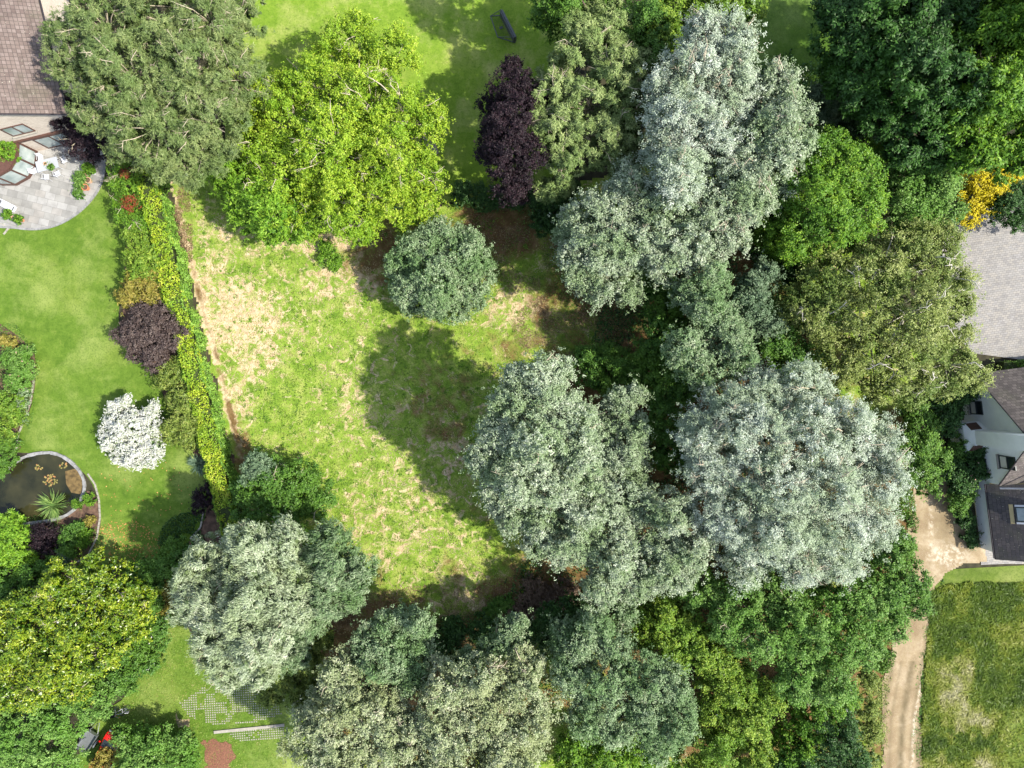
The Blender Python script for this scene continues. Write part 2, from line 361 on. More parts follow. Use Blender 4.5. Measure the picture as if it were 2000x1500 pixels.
def inpoly(x, y, poly):
    x = np.asarray(x); y = np.asarray(y); r = np.zeros(x.shape, bool); n = len(poly)
    for i in range(n):
        x1, y1 = poly[i][0], poly[i][1]; x2, y2 = poly[(i+1) % n][0], poly[(i+1) % n][1]
        if y1 == y2: continue
        c = ((y1 > y) != (y2 > y)) & (x < (x2-x1)*(y-y1)/(y2-y1)+x1); r ^= c
    return r
def topix(x, y): return x/(K*H)+1000, 750-y/(K*H)
def gridsheet(name, pix, z, mat, cell, attrs=None, rag=0.0, relief=0.0):
    pp = [P(*p) for p in pix]; xs = [p.x for p in pp]; ys = [p.y for p in pp]
    X = np.arange(min(xs)-rag, max(xs)+rag+cell, cell); Y = np.arange(min(ys)-rag, max(ys)+rag+cell, cell)
    gx, gy = np.meshgrid(X, Y, indexing='ij'); nx, ny = gx.shape
    cx = gx[:-1, :-1]+cell/2; cy = gy[:-1, :-1]+cell/2
    jx = cx+(vnoise(cx, cy, .7, 3)-.5)*2*rag; jy = cy+(vnoise(cx, cy, .7, 5)-.5)*2*rag
    keep = inpoly(jx, jy, [(p.x, p.y) for p in pp])
    ids = np.arange(nx*ny).reshape(nx, ny)
    q = np.stack([ids[:-1, :-1], ids[1:, :-1], ids[1:, 1:], ids[:-1, 1:]], -1)[keep]
    used, inv = np.unique(q, return_inverse=True); q = inv.reshape(q.shape)
    vx = gx.ravel()[used]; vy = gy.ravel()[used]; vz = np.full(len(vx), z)+relief*(vnoise(vx, vy, .5, 8))
    me = bpy.data.meshes.new(name); me.vertices.add(len(vx)); me.vertices.foreach_set('co', np.stack([vx, vy, vz], 1).astype(np.float32).ravel())
    me.loops.add(q.size); me.loops.foreach_set('vertex_index', q.ravel().astype(np.int32))
    me.polygons.add(len(q)); me.polygons.foreach_set('loop_start', np.arange(0, q.size, 4, dtype=np.int32))
    if attrs:
        u, v = topix(vx, vy)
        for k_, f in attrs.items():
            a = me.attributes.new(k_, 'FLOAT', 'POINT'); a.data.foreach_set('value', np.clip(f(u, v), 0, 1).astype(np.float32))
    me.materials.append(mat); me.update(calc_edges=True)
    o = link(name, me); tag(o, kind='structure'); return o

def grassmat(name, a, b, c, s1=.12, s2=1.3, fine=22):
    m, t, bs = newmat(name); p = coord(t)
    col = ramp(t, noise(t, s1, 3, vec=p), [(.35, a), (.52, b), (.68, c)])
    col = mixc(t, .6, col, ramp(t, noise(t, s2, 5, .65, vec=p, dist=.5), [(.3, tuple(q*.75 for q in a)), (.55, b), (.75, c)]))
    col = mixc(t, ramp(t, noise(t, fine, 3, .7, vec=p), [(.3, (.45,)*3), (.7, (0,)*3)]), col, tuple(q*.45 for q in b))
    col = mixc(t, ramp(t, noise(t, .16, 7, .72, vec=p), [(.48, (0,)*3), (.70, (.8,)*3)]), col, tuple(q*1.0+.03 for q in c))
    col = mixc(t, ramp(t, noise(t, 6, 5, .75, vec=p), [(.36, (.55,)*3), (.5, (0,)*3)]), col, tuple(q*.6 for q in a))
    t.links.new(col, bs.inputs['Base Color']); bs.inputs['Roughness'].default_value = .9; bs.inputs['Specular IOR Level'].default_value = .15
    bump(t, bs, noise(t, fine, 3, .7, vec=p), .7, .05); return m
MAT['garden_lawn'] = grassmat('garden_lawn', (.065, .14, .012), (.12, .205, .024), (.24, .29, .06), .17)
MAT['north_lawn'] = grassmat('north_lawn', (.12, .235, .018), (.20, .31, .032), (.38, .37, .12), .13)
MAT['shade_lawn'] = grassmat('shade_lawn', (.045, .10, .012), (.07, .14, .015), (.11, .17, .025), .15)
MAT['mown'] = grassmat('mown', (.07, .12, .015), (.12, .18, .025), (.20, .23, .05), .3)
MAT['soil'] = plain('soil', (.035, .032, .016), .95, scale=1.2, var=.6)
MAT['bed_soil'] = plain('bed_soil', (.10, .06, .04), .95, scale=2.2, var=.6)
def meadowmat():
    m, t, bs = newmat('meadow'); p = coord(t)
    at = lambda n: (lambda a: (setattr(a, 'attribute_name', n), a.outputs['Fac'])[1])(t.nodes.new('ShaderNodeAttribute'))
    green = ramp(t, noise(t, .9, 5, .6, vec=p), [(.3, (.11, .21, .02)), (.5, (.22, .33, .04)), (.7, (.40, .43, .12))])
    straw = ramp(t, noise(t, 2.2, 5, .65, vec=p), [(.3, (.40, .26, .15)), (.5, (.62, .46, .30)), (.72, (.72, .64, .42))])
    brown = ramp(t, noise(t, 1.1, 5, .65, vec=p), [(.25, (.065, .038, .016)), (.5, (.17, .092, .042)), (.75, (.31, .20, .10))])
    n1 = noise(t, 1.15, 6, .66, vec=p, dist=.9)
    f = math_(t, 'ADD', math_(t, 'MULTIPLY', math_(t, 'SUBTRACT', n1, .5), 2.6), at('dry'))
    col = mixc(t, ramp(t, f, [(.42, (0,)*3), (.72, (1,)*3)]), green, straw)
    n2 = noise(t, .55, 5, .6, vec=p, dist=.4)
    f2 = math_(t, 'ADD', math_(t, 'MULTIPLY', math_(t, 'SUBTRACT', n2, .5), 1.6), at('bare'))
    col = mixc(t, ramp(t, f2, [(.35, (0,)*3), (.7, (1,)*3)]), col, brown)
    col = mixc(t, ramp(t, noise(t, 16, 3, .7, vec=p), [(.3, (.5,)*3), (.65, (0,)*3)]), col, (.05, .08, .015))
    t.links.new(col, bs.inputs['Base Color']); bs.inputs['Roughness'].default_value = .95; bs.inputs['Specular IOR Level'].default_value = .1
    bump(t, bs, noise(t, 9, 4, .7, vec=p), .8, .08); return m
MAT['meadow'] = meadowmat()
def blob(u, v, lst):
    r = np.zeros_like(u)
    for (x, y, rx, ry, s) in lst: r = np.maximum(r, s*np.clip(1.35-np.sqrt(((u-x)/rx)**2+((v-y)/ry)**2), 0, 1))
    return r
def strip(u, v): return np.clip(1.3-np.abs((u-331)-(v-350)*0.262)/9, 0, 1)*(v > 330)*(v < 930)   # trodden strip along the hedge
def f_bare(u, v):
    s = strip(u, v)*(.46+.3*(v > 780))
    return np.maximum(s, blob(u, v, [(990, 440, 130, 75, 1), (740, 500, 75, 75, .75), (800, 430, 110, 45, .5), (1110, 590, 120, 80, .7), (920, 460, 90, 60, .7), (1020, 680, 140, 45, .55), (870, 760, 80, 110, .36), (760, 1190, 100, 50, .7), (1250, 620, 140, 120, .85),
        (1420, 520, 180, 120, 1), (1150, 640, 90, 80, .55), (980, 700, 90, 60, .35), (860, 790, 110, 130, .48), (760, 1130, 60, 40, .4), (890, 1110, 70, 60, .45), (1000, 950, 110, 150, .5), (1150, 1130, 190, 110, 1), (1040, 1160, 130, 60, .9), (690, 1250, 90, 90, 1),
        (900, 1230, 160, 50, .9), (470, 880, 30, 60, .7), (1150, 900, 180, 300, .9), (1400, 900, 330, 400, 1), (1450, 1300, 350, 250, 1), (1740, 1150, 90, 400, 1), (850, 1380, 300, 140, 1), (700, 430, 60, 30, .6)]))
def f_dry(u, v):
    return .27+strip(u, v)*.45+blob(u, v, [(470, 620, 95, 80, .50), (420, 540, 42, 130, .36), (480, 470, 60, 40, .2), (570, 620, 60, 90, .16), (500, 700, 60, 60, .4), (680, 540, 110, 60, .32), (620, 470, 150, 30, .38), (1010, 600, 90, 40, .35), (780, 1000, 130, 120, .22), (470, 780, 30, 80, .35),
        (880, 900, 60, 90, .25), (700, 780, 80, 100, .15), (900, 1150, 50, 60, .3)])-blob(u, v, [(560, 800, 60, 90, .12), (860, 700, 90, 60, .1)])

g = MB(); g.face([(-700, -700, -.02), (700, -700, -.02), (700, 700, -.02), (-700, 700, -.02)]); tag(g.build('ground', MAT['soil']), kind='structure')
gridsheet('meadow', [(325, 335), (560, 330), (880, 400), (1060, 380), (1300, 300), (1560, 330), (1800, 700), (1810, 1000), (1720, 1510), (560, 1510), (600, 1250), (480, 1000)], 0.0, MAT['meadow'], .22, dict(bare=f_bare, dry=f_dry), rag=.3, relief=.05)
sheet('garden_lawn', [(-60, 430), (40, 448), (110, 440), (170, 400), (205, 345), (225, 380), (245, 470), (240, 560), (235, 640), (300, 730), (330, 800), (385, 900), (410, 960), (390, 1030), (330, 1090), (240, 1110), (165, 1100), (195, 1030), (190, 970), (165, 925), (110, 890), (60, 885), (30, 880), (35, 850), (62, 790), (68, 710), (60, 680), (0, 632), (-60, 610)], 0.006, MAT['garden_lawn'], 4)
sheet('north_lawn', [(440, -80), (1160, -80), (1130, 60), (1110, 250), (1100, 395), (880, 395), (700, 420), (440, 330)], 0.062, MAT['north_lawn'])
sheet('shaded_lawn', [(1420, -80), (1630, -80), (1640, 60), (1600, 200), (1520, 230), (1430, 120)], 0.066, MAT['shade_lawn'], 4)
carpet_left = True
sheet('rough_meadow', [(1812, 1150), (1850, 1112), (2080, 1100), (2080, 1600), (1790, 1600), (1800, 1400), (1800, 1290)], 0.006, MAT['mown'], 0)
sheet('side_lawn', [(250, 1200), (340, 1190), (420, 1300), (560, 1330), (560, 1600), (160, 1600), (180, 1420), (260, 1340)], 0.062, MAT['garden_lawn'], 3)

# sandy track
m_, t_, b_ = newmat('track'); p_ = coord(t_)
c_ = ramp(t_, noise(t_, .5, 5, .6, vec=p_, dist=.5), [(.3, (.19, .135, .07)), (.5, (.29, .225, .13)), (.72, (.42, .345, .235))])
c_ = mixc(t_, ramp(t_, noise(t_, 5, 5, .7, vec=p_), [(.35, (.5,)*3), (.6, (0,)*3)]), c_, (.22, .15, .09))
a_ = t_.nodes.new('ShaderNodeAttribute'); a_.attribute_name = 'mud'
st_n = noise(t_, 26, 3, .6, vec=p_); c_ = mixc(t_, ramp(t_, st_n, [(.62, (0,)*3), (.68, (.6,)*3)]), c_, (.55, .50, .42))
c_ = mixc(t_, math_(t_, 'MULTIPLY', a_.outputs['Fac'], ramp(t_, noise(t_, 1.6, 4, .65, vec=p_), [(.3, (.45,)*3), (.6, (1,)*3)])), c_, (.10, .075, .035))
a2 = t_.nodes.new('ShaderNodeAttribute'); a2.attribute_name = 'chalk'
f_ = math_(t_, 'MULTIPLY', a2.outputs['Fac'], ramp(t_, noise(t_, 2.2, 4, .7, vec=p_), [(.45, (0,)*3), (.6, (1,)*3)]))
c_ = mixc(t_, f_, c_, (.55, .49, .39))
t_.links.new(c_, b_.inputs['Base Color']); b_.inputs['Roughness'].default_value = .95; bump(t_, b_, noise(t_, 12, 4, .7, vec=p_), .6, .05)
MAT['track'] = m_
def f_mud(u, v):
    mid = 1762+(v-1400)*-0.05+np.clip((1400-v), 0, 300)*.13
    return np.clip(1.2-np.abs(u-mid)/8, 0, 1)*(v > 1290)*.85+np.clip(1.2-np.abs(u-mid-19)/4, 0, 1)*(v > 1200)*.45+np.clip(1.2-np.abs(u-mid+22)/4, 0, 1)*(v > 1290)*.4+np.clip(1.2-np.abs(u-mid-36)/7, 0, 1)*(v > 1130)*.8+np.clip(1.2-np.abs(u-mid+38)/7, 0, 1)*(v > 1290)*.6+blob(u, v, [(1830, 870, 16, 130, .9), (1845, 1010, 22, 60, .5), (1880, 1060, 40, 20, .3)])
def f_chalk(u, v):
    mid = 1785+(v-1400)*-0.05+np.clip((1400-v), 0, 300)*.16
    return np.clip(1-np.abs(u-mid)/4, 0, 1)*(v > 1200)+blob(u, v, [(1850, 1085, 40, 25, .9), (1817, 1040, 5, 60, .6)])
gridsheet('track', [(1800, 760), (1838, 760), (1845, 900), (1862, 1010), (1895, 1050), (1925, 1070), (1925, 1096), (1880, 1100), (1845, 1120), (1825, 1145), (1812, 1240), (1800, 1300), (1795, 1400), (1805, 1520), (1805, 1600), (1720, 1600), (1722, 1500), (1722, 1340), (1740, 1270), (1760, 1200), (1770, 1100), (1775, 980), (1800, 900)], .068, MAT['track'], .13, dict(mud=f_mud, chalk=f_chalk), rag=.14, relief=.03)

# pavers of the courtyard, patio stones
def brickmat(name, cols, sc, w_, h_, mortar, mcol, rot=0.0, uv=False, rough=.85, bumpd=.02, off=.5, dirt=.3):
    m, t, bs = newmat(name)
    tc = t.nodes.new('ShaderNodeTexCoord') if uv else None
    vec = tc.outputs['UV'] if uv else coord(t)
    mp = t.nodes.new('ShaderNodeMapping'); mp.inputs['Rotation'].default_value = (0, 0, rot); t.links.new(vec, mp.inputs[0])
    b = t.nodes.new('ShaderNodeTexBrick'); b.offset = off; b.inputs['Scale'].default_value = sc; b.inputs['Brick Width'].default_value = w_
    b.inputs['Row Height'].default_value = h_; b.inputs['Mortar Size'].default_value = mortar; b.inputs['Mortar Smooth'].default_value = .2
    b.inputs['Color1'].default_value = (0, 0, 0, 1); b.inputs['Color2'].default_value = (1, 1, 1, 1); b.inputs['Mortar'].default_value = (.5, .5, .5, 1)
    t.links.new(mp.outputs[0], b.inputs['Vector'])
    col = ramp(t, b.outputs['Color'], [(i/(len(cols)-1), c) for i, c in enumerate(cols)])
    col = mixc(t, b.outputs['Fac'], col, mcol)
    pos = coord(t)
    col = mixc(t, ramp(t, noise(t, .9, 5, .65, vec=pos), [(.4, (0,)*3), (.75, (dirt,)*3)]), col, tuple(q*.45 for q in cols[0]))
    if name.startswith('roof'): col = mixc(t, ramp(t, noise(t, 7, 2, .5, vec=pos), [(.70, (0,)*3), (.73, (.8,)*3)]), col, (.42, .40, .32)); col = mixc(t, ramp(t, noise(t, .5, 6, .7, vec=pos), [(.5, (0,)*3), (.7, (.45,)*3)]), col, (.07, .075, .04))
    t.links.new(col, bs.inputs['Base Color']); bs.inputs['Roughness'].default_value = rough
    bump(t, bs, math_(t, 'ADD', math_(t, 'MULTIPLY', b.outputs['Fac'], -1), math_(t, 'MULTIPLY', noise(t, 30, 3, vec=pos), .4)), .5, bumpd)
    return m
MAT['pavers'] = brickmat('pavers', [(.21, .20, .195), (.25, .24, .23), (.285, .265, .24), (.26, .25, .245)], 1, .34, .20, .012, (.12, .115, .11), R(-8), dirt=.35)
MAT['patio'] = brickmat('patio', [(.22, .215, .205), (.28, .275, .26), (.34, .335, .325), (.30, .285, .265)], 1, .95, .62, .012, (.18, .175, .165), R(14), off=.37, dirt=.5)
MAT['roof_brown'] = brickmat('roof_brown', [(.13, .095, .085), (.17, .13, .115), (.21, .165, .15)], 1, .34, .30, .02, (.07, .055, .05), 0, True, bumpd=.06, off=0, dirt=.5)
MAT['roof_slate'] = brickmat('roof_slate', [(.055, .05, .055), (.075, .065, .07), (.10, .085, .085)], 1, .40, .30, .018, (.03, .028, .03), 0, True, bumpd=.05, dirt=.4)
MAT['roof_aged'] = brickmat('roof_aged', [(.075, .062, .058), (.11, .092, .086), (.15, .125, .115)], 1, .40, .30, .02, (.05, .04, .035), 0, True, bumpd=.05, dirt=.4)
MAT['pale_brick'] = brickmat('pale_brick', [(.44, .36, .30), (.52, .44, .37), (.58, .50, .43)], 1, .24, .08, .010, (.60, .54, .48), 0, True, bumpd=.01, dirt=.15)
MAT['white_wall'] = plain('white_wall', (.84, .85, .86), .8, var=.05, scale=1.2)
MAT['brown_wood'] = plain('brown_wood', (.085, .042, .032), .5, var=.2, scale=6)
MAT['dark_frame'] = plain('dark_frame', (.03, .038, .04), .45, var=.15)
MAT['lead'] = plain('lead', (.30, .31, .34), .5, var=.15)
MAT['gutter'] = plain('gutter', (.035, .03, .035), .4)
MAT['stone'] = plain('stone', (.23, .23, .23), .85, var=.3, scale=2.5)
MAT['white_paint'] = plain('white_paint', (.55, .56, .60), .4, var=.04)
MAT['terracotta'] = plain('terracotta', (.52, .20, .10), .8, var=.2)
MAT['pot_pale'] = plain('pot_pale', (.60, .36, .24), .8, var=.2)
MAT['concrete'] = plain('concrete', (.30, .28, .24), .9, var=.2)
MAT['black'] = plain('black', (.018, .018, .02), .5)
MAT['grey_metal'] = plain('grey_metal', (.30, .32, .34), .35, metal=.6)
MAT['goal_grey'] = plain('goal_grey', (.08, .088, .095), .5)
MAT['red_paint'] = plain('red_paint', (.62, .012, .010), .22, var=.05, spec=.6)
MAT['net'] = plain('net', (.05, .07, .04), .7)
MAT['wood_grey'] = plain('wood_grey', (.22, .19, .16), .85, var=.3, scale=5)
MAT['orange'] = plain('orange', (.55, .2, .08), .5)
m_, t_, b_ = newmat('glass'); t_.links.new(ramp(t_, noise(t_, .8, 3, vec=coord(t_)), [(.35, (.20, .25, .25)), (.65, (.38, .43, .42))]), b_.inputs['Base Color'])
b_.inputs['Roughness'].default_value = .08; b_.inputs['Specular IOR Level'].default_value = .8; MAT['glass'] = m_
MAT['blind'] = plain('blind', (.62, .60, .55), .5, var=.05)
m_, t_, b_ = newmat('dark_glass'); b_.inputs['Base Color'].default_value = (.02, .028, .03, 1); b_.inputs['Roughness'].default_value = .06; MAT['dark_glass'] = m_
m_, t_, b_ = newmat('pond_water'); t_.links.new(ramp(t_, noise(t_, .35, 4, vec=coord(t_)), [(.35, (.010, .012, .005)), (.6, (.035, .034, .014)), (.75, (.07, .055, .025))]), b_.inputs['Base Color'])
b_.inputs['Roughness'].default_value = .04; bump(t_, b_, noise(t_, 3, 2, vec=coord(t_)), .06, .02); MAT['pond_water'] = m_

sheet('courtyard', [(1830, 400), (2090, 400), (2090, 705), (1990, 702), (1900, 690), (1850, 640), (1840, 500)], .070, MAT['pavers'])
sheet('house_apron', [(1914, 1070), (2090, 1070), (2090, 1101), (1960, 1101), (1915, 1103)], .074, MAT['pavers'])
patio_px = [(-60, 300), (60, 260), (150, 250), (200, 268), (205, 300), (203, 340), (190, 375), (160, 410), (120, 436), (80, 447), (30, 445), (-60, 425)]
po, pw = sheet('patio', patio_px, .10, MAT['patio'], 4)
kb = MB()
for i in range(len(pw)):
    a, b = pw[i], pw[(i+1) % len(pw)]
    d_ = (b-a); 
    if d_.length < .05: continue
    n_ = max(1, int(d_.length/.32)); ang = math.atan2(d_.y, d_.x)
    for k in range(n_):
        c_ = a+d_*((k+.5)/n_); kb.box((c_.x, c_.y, .055), (d_.length/n_*.94, .2, .125+rng.uniform(-.008, .008)), ang)
tag(kb.build('patio_edging', MAT['stone'], bevel=.01), 'curved grey stone edging round the patio beside the lawn', 'edging')

# ------------------------------------------------------------ left house
def quad(m, a, b, c, d_, uvs=None):
    """face with metric uv: u along a->b, v along a->d"""
    pts = [Vector(p) for p in (a, b, c, d_)]; U = (pts[1]-pts[0]).normalized(); W_ = (pts[2]-pts[0]); V = (W_-U*W_.dot(U)).normalized()
    m.face(pts, [((p-pts[0]).dot(U), (p-pts[0]).dot(V)) for p in pts])
def polyuv(m, pts, U, V):
    pts = [Vector(p) for p in pts]; m.face(pts, [((p-pts[0]).dot(U), (p-pts[0]).dot(V)) for p in pts])
def wallframe(o_, uxy):
    """local frame: origin o_, x along uxy (unit, world), y into the building"""
    return o_, Vector((uxy[0], uxy[1], 0)).normalized()
hl = empty('brick_house', P(199, 266)); tag(hl, 'pale brick house with brown tiled roof and a glazed bay behind the patio', 'house')
hl.rotation_euler = (0, 0, R(13.8)); O = hl
# local: origin at south-east ground corner, -x runs west along the gable wall, +y runs north
E0, HW, DEP = 5.9, 6.2, 22.0; PIT = math.tan(R(32)); AP = E0+HW*PIT
m = MB(); X, Z, Y = Vector((1, 0, 0)), Vector((0, 0, 1)), Vector((0, 1, 0))
polyuv(m, [(-2*HW, 0, 0), (0, 0, 0), (0, 0, E0), (-HW, 0, AP), (-2*HW, 0, E0)], X, Z)
polyuv(m, [(0, 0, 0), (0, DEP, 0), (0, DEP, E0), (0, 0, E0)], Y, Z)
polyuv(m, [(-2*HW, DEP, 0), (-2*HW, 0, 0), (-2*HW, 0, E0), (-2*HW, DEP, E0)], Y, Z)
polyuv(m, [(0, DEP, 0), (-2*HW, DEP, 0), (-2*HW, DEP, E0), (-HW, DEP, AP), (0, DEP, E0)], -X, Z)
m.build('wall', MAT['pale_brick'], O)
m = MB(); ov = .45; th = .16
for s in (1, -1):
    e = Vector((-HW+s*(HW+ov), -.35, E0-ov*PIT+.06)); r_ = Vector((-HW, -.35, AP+.06)); n_ = Y*(DEP+.7)
    up = Vector((0, 0, th)); pts = [e+up, e+up+n_, r_+up+n_, r_+up]
    if s < 0: pts = [pts[1], pts[0], pts[3], pts[2]]
    polyuv(m, pts, Y if s > 0 else -Y, (r_-e).normalized())
    if s > 0: m.face([e, e+up, r_+up, r_][::-1]); m.face([e, e+n_, e+n_+up, e+up])
    m.face([e, e+n_, r_+n_, r_])
ro = m.build('roof', MAT['roof_brown'], O)
m = MB(); m.tube([(ov+.06, -.35, E0-ov*PIT+.12), (ov+.06, DEP+.3, E0-ov*PIT+.12)], .075, 8)
m.tube([(ov, -.39, E0-ov*PIT+.12), (-HW, -.39, AP+.14)], .06, 6)
for i in range(12): m.box((ov*.4, 1+i*1.8, E0-.3), (.5, .05, .06))
m.build('gutter', MAT['gutter'], ro)
m = MB(); m.box((-HW, -.09, 2.75), (2*HW+.1, .17, .26)); m.build('timber_band', MAT['brown_wood'], O)
def window(parent, x0, x1, z0, z1, n, frame='brown_wood', glass='glass', y=0.0, name='window', sill=True):
    f = MB(); W_ = .07
    f.box(((x0+x1)/2, y-.03, z0+W_/2), (x1-x0, .10, W_)); f.box(((x0+x1)/2, y-.03, z1-W_/2), (x1-x0, .10, W_))
    for i in range(n+1):
        x = x0+W_/2+(x1-x0-W_)*i/n; f.box((x, y-.031, (z0+z1)/2), (W_, .096, z1-z0-2*W_))
    fo = f.build(name, MAT[frame], parent); g_ = MB()
    for i in range(n):
        a = x0+W_+(x1-x0-W_)*i/n; b = a+(x1-x0-W_)/n-W_
        g_.box(((a+b)/2, y-.012, (z0+z1)/2), (b-a, .02, z1-z0-2*W_))
    g_.build('pane', MAT[glass], fo)
    if sill:
        s_ = MB(); s_.box(((x0+x1)/2, y-.10, z0-.04), (x1-x0+.2, .24, .07)); s_.build('sill', MAT['concrete'], fo)
    return fo
window(O, -5.6, -3.6, 3.75, 5.35, 2)
window(O, -4.9, -2.0, .25, 2.4, 2, name='patio_door', sill=False)
window(O, -11.5, -9.3, 3.75, 5.35, 2)
# glazed bay: ground corners taken on the patio
inv = Matrix.Rotation(-R(13.8), 4, 'Z') @ Matrix.Translation(-hl.location)
bay = [inv @ P(*p) for p in [(75, 299), (73, 326), (60, 348), (35, 362), (9, 362), (-18, 350), (-40, 330)]]
bay = [Vector((bay[0].x, -.01, 0))]+bay+[Vector((bay[-1].x, -.01, 0))]
m = MB()
for a, b in zip(bay[:-1], bay[1:]):
    for z0, z1 in ((.1, .45), (2.45, 2.7)):
        dd = (b-a); c_ = (a+b)/2; m.box((c_.x, c_.y, (z0+z1)/2), (dd.length+.04, .12, z1-z0), math.atan2(dd.y, dd.x))
for p in bay: m.box((p.x, p.y, 1.45), (.13, .13, 2.66), rng.uniform(.1, .3))
bo = m.build('bay_frame', MAT['brown_wood'], O)
m = MB()
for a, b in zip(bay[:-1], bay[1:]):
    dd = (b-a); c_ = (a+b)/2; m.box((c_.x, c_.y, 1.45), (dd.length-.12, .03, 2.0), math.atan2(dd.y, dd.x))
m.build('pane', MAT['glass'], bo)
m = MB(); cen = sum(bay, Vector())/len(bay); cen.y = -.6; cen.z = 3.1
for a, b in zip(bay[:-1], bay[1:]): m.face([a+Z*2.72, b+Z*2.72, cen][::-1])
m.build('bay_roof', MAT['brown_wood'], O)

# ------------------------------------------------------------ right house
hr = empty('white_house', P(1886.6, 847.5)); tag(hr, 'white rendered house with steep dark tiled roofs and outside chimney by the track', 'house')
RA = R(7.2); hr.rotation_euler = (0, 0, RA); O = hr          # local: x into the house (east), y north; west wall on x = 0
E1, HW2, AP2 = 3.75, 4.2, 8.1
m = MB()
polyuv(m, [(0, HW2, 0), (0, -HW2, 0), (0, -HW2, E1), (0, 0, AP2), (0, HW2, E1)], -Y, Z)
polyuv(m, [(0, -HW2, 0), (20, -HW2, 0), (20, -HW2, E1), (0, -HW2, E1)], X, Z)
polyuv(m, [(20, HW2, 0), (0, HW2, 0), (0, HW2, E1), (20, HW2, E1)], X, Z)
polyuv(m, [(0.02, -HW2, 0), (0.02, -10.6, 0), (0.02, -10.6, 2.35), (0.02, -HW2, 2.35)], -Y, Z)
polyuv(m, [(0.02, -10.6, 0), (12, -10.6, 0), (12, -10.6, 2.35), (6, -10.6, 8.2), (.02, -10.6, 2.35)], X, Z)
m.build('wall', MAT['white_wall'], O)
def slope(m, e, r_, run, th=.14):
    e, r_ = Vector(e), Vector(r_); n_ = Vector(run); up = Vector((0, 0, th))
    pts = [e+up, e+up+n_, r_+up+n_, r_+up]; nrm = (pts[1]-pts[0]).cross(pts[3]-pts[0])
    if nrm.z < 0: pts = [pts[1], pts[0], pts[3], pts[2]]
    polyuv(m, pts, (pts[1]-pts[0]).normalized(), (r_-e).normalized())
    q = [e, e+n_, r_+n_, r_]; m.face(q)
    for i in range(4):
        a, b = q[i], q[(i+1) % 4]; m.face([a, b, b+up, a+up])
sl_ = (AP2-E1)/HW2
m = MB(); slope(m, (-.2, HW2+1.4, E1-1.4*sl_), (-.2, 0, AP2), (20, 0, 0)); ro = m.build('roof', MAT['roof_aged'], O)
m = MB(); slope(m, (-.2, -HW2-.05, E1-.05*sl_), (-.2, -.01, AP2+.005), (20, 0, 0)); m.build('roof', MAT['pale_roof'] if 'pale_roof' in MAT else MAT['roof_aged'], O)
m = MB(); slope(m, (-.3, -HW2-.1, 2.2), (5.9, -HW2-.1, 8.2), (0, -6.75, 0)); ro2 = m.build('roof', MAT['roof_slate'], O)
m = MB(); slope(m, (-.1, -HW2+3.6, 2.45), (5.8, -HW2+3.6, 8.15), (0, -3.6, 0)); 
m = MB(); m.tube([(-.36, -HW2-.1, 2.25), (-.36, -10.95, 2.25)], .06, 8); m.tube([(-.22, HW2+.3, E1-.2), (-.22, 0, AP2+.1)], .05, 6); m.tube([(-.22, -HW2, E1+.05), (-.22, 0, AP2+.1)], .05, 6)
m.build('gutter', MAT['gutter'], ro2)
m = MB(); q0 = Vector((-.1, -HW2-.25, E1+.0)); m.tube([q0, q0+Vector((1.6, 0, 1.6)), Vector((4.3, -1.6, 6.6))], .09, 6); m.build('valley', MAT['lead'], ro2)
# chimney breast with stepped shoulders
m = MB(); m.prism([(-1.5, -1.3), (-.003, -1.3), (-.003, 1.3), (-1.5, 1.3)][::1], 0, 2.0, top=False); m.prism([(-1.1, -.62), (.4, -.62), (.4, .62), (-1.1, .62)], 2.0, 9.6)
for s in (1, -1): m.face([(-1.5, s*1.3, 2.0), (-.003, s*1.3, 2.0), (-.003, s*.62, 2.9), (-1.1, s*.62, 2.9)][::s])
m.face([(-1.5, -1.3, 2.0), (-1.5, 1.3, 2.0), (-1.1, .62, 2.9), (-1.1, -.62, 2.9)][::-1])
ch = m.build('chimney', MAT['white_wall'], O)
for s in (1, -1): m = MB(); m.box((-.85, s*.98, 2.49), (.95, .85, .05), rx=-s*R(52)); m.build('shoulder_tiles', MAT['brown_wood'], ch)
def wwin(y, z0, wd, ht, shut=None):
    f = MB()
    f.box((-.04, y, z0+.04), (.1, wd, .08)); f.box((-.04, y, z0+ht-.04), (.1, wd, .08)); f.box((-.041, y, z0+ht/2), (.096, wd-.16, .07))
    for s in (1, -1): f.box((-.042, y+s*(wd/2-.04), z0+ht/2), (.098, .08, ht-.16))
    fo = f.build('window', MAT['dark_frame'], O); g_ = MB(); g_.box((-.015, y, z0+ht*.73), (.02, wd-.16, ht*.46)); g_.build('pane', MAT['dark_glass'], fo)
    g_ = MB(); g_.box((-.015, y, z0+ht*.27), (.02, wd-.16, ht*.44)); g_.build('blind', MAT['blind'], fo)
    s_ = MB(); s_.box((-.12, y, z0-.04), (.24, wd+.15, .06)); s_.build('sill', MAT['concrete'], fo)
wwin(-2.1, 4.0, 1.15, 1.9) ; wwin(-2.6, .9, 1.0, 1.4); wwin(2.5, 1.1, 1.2, 1.6)
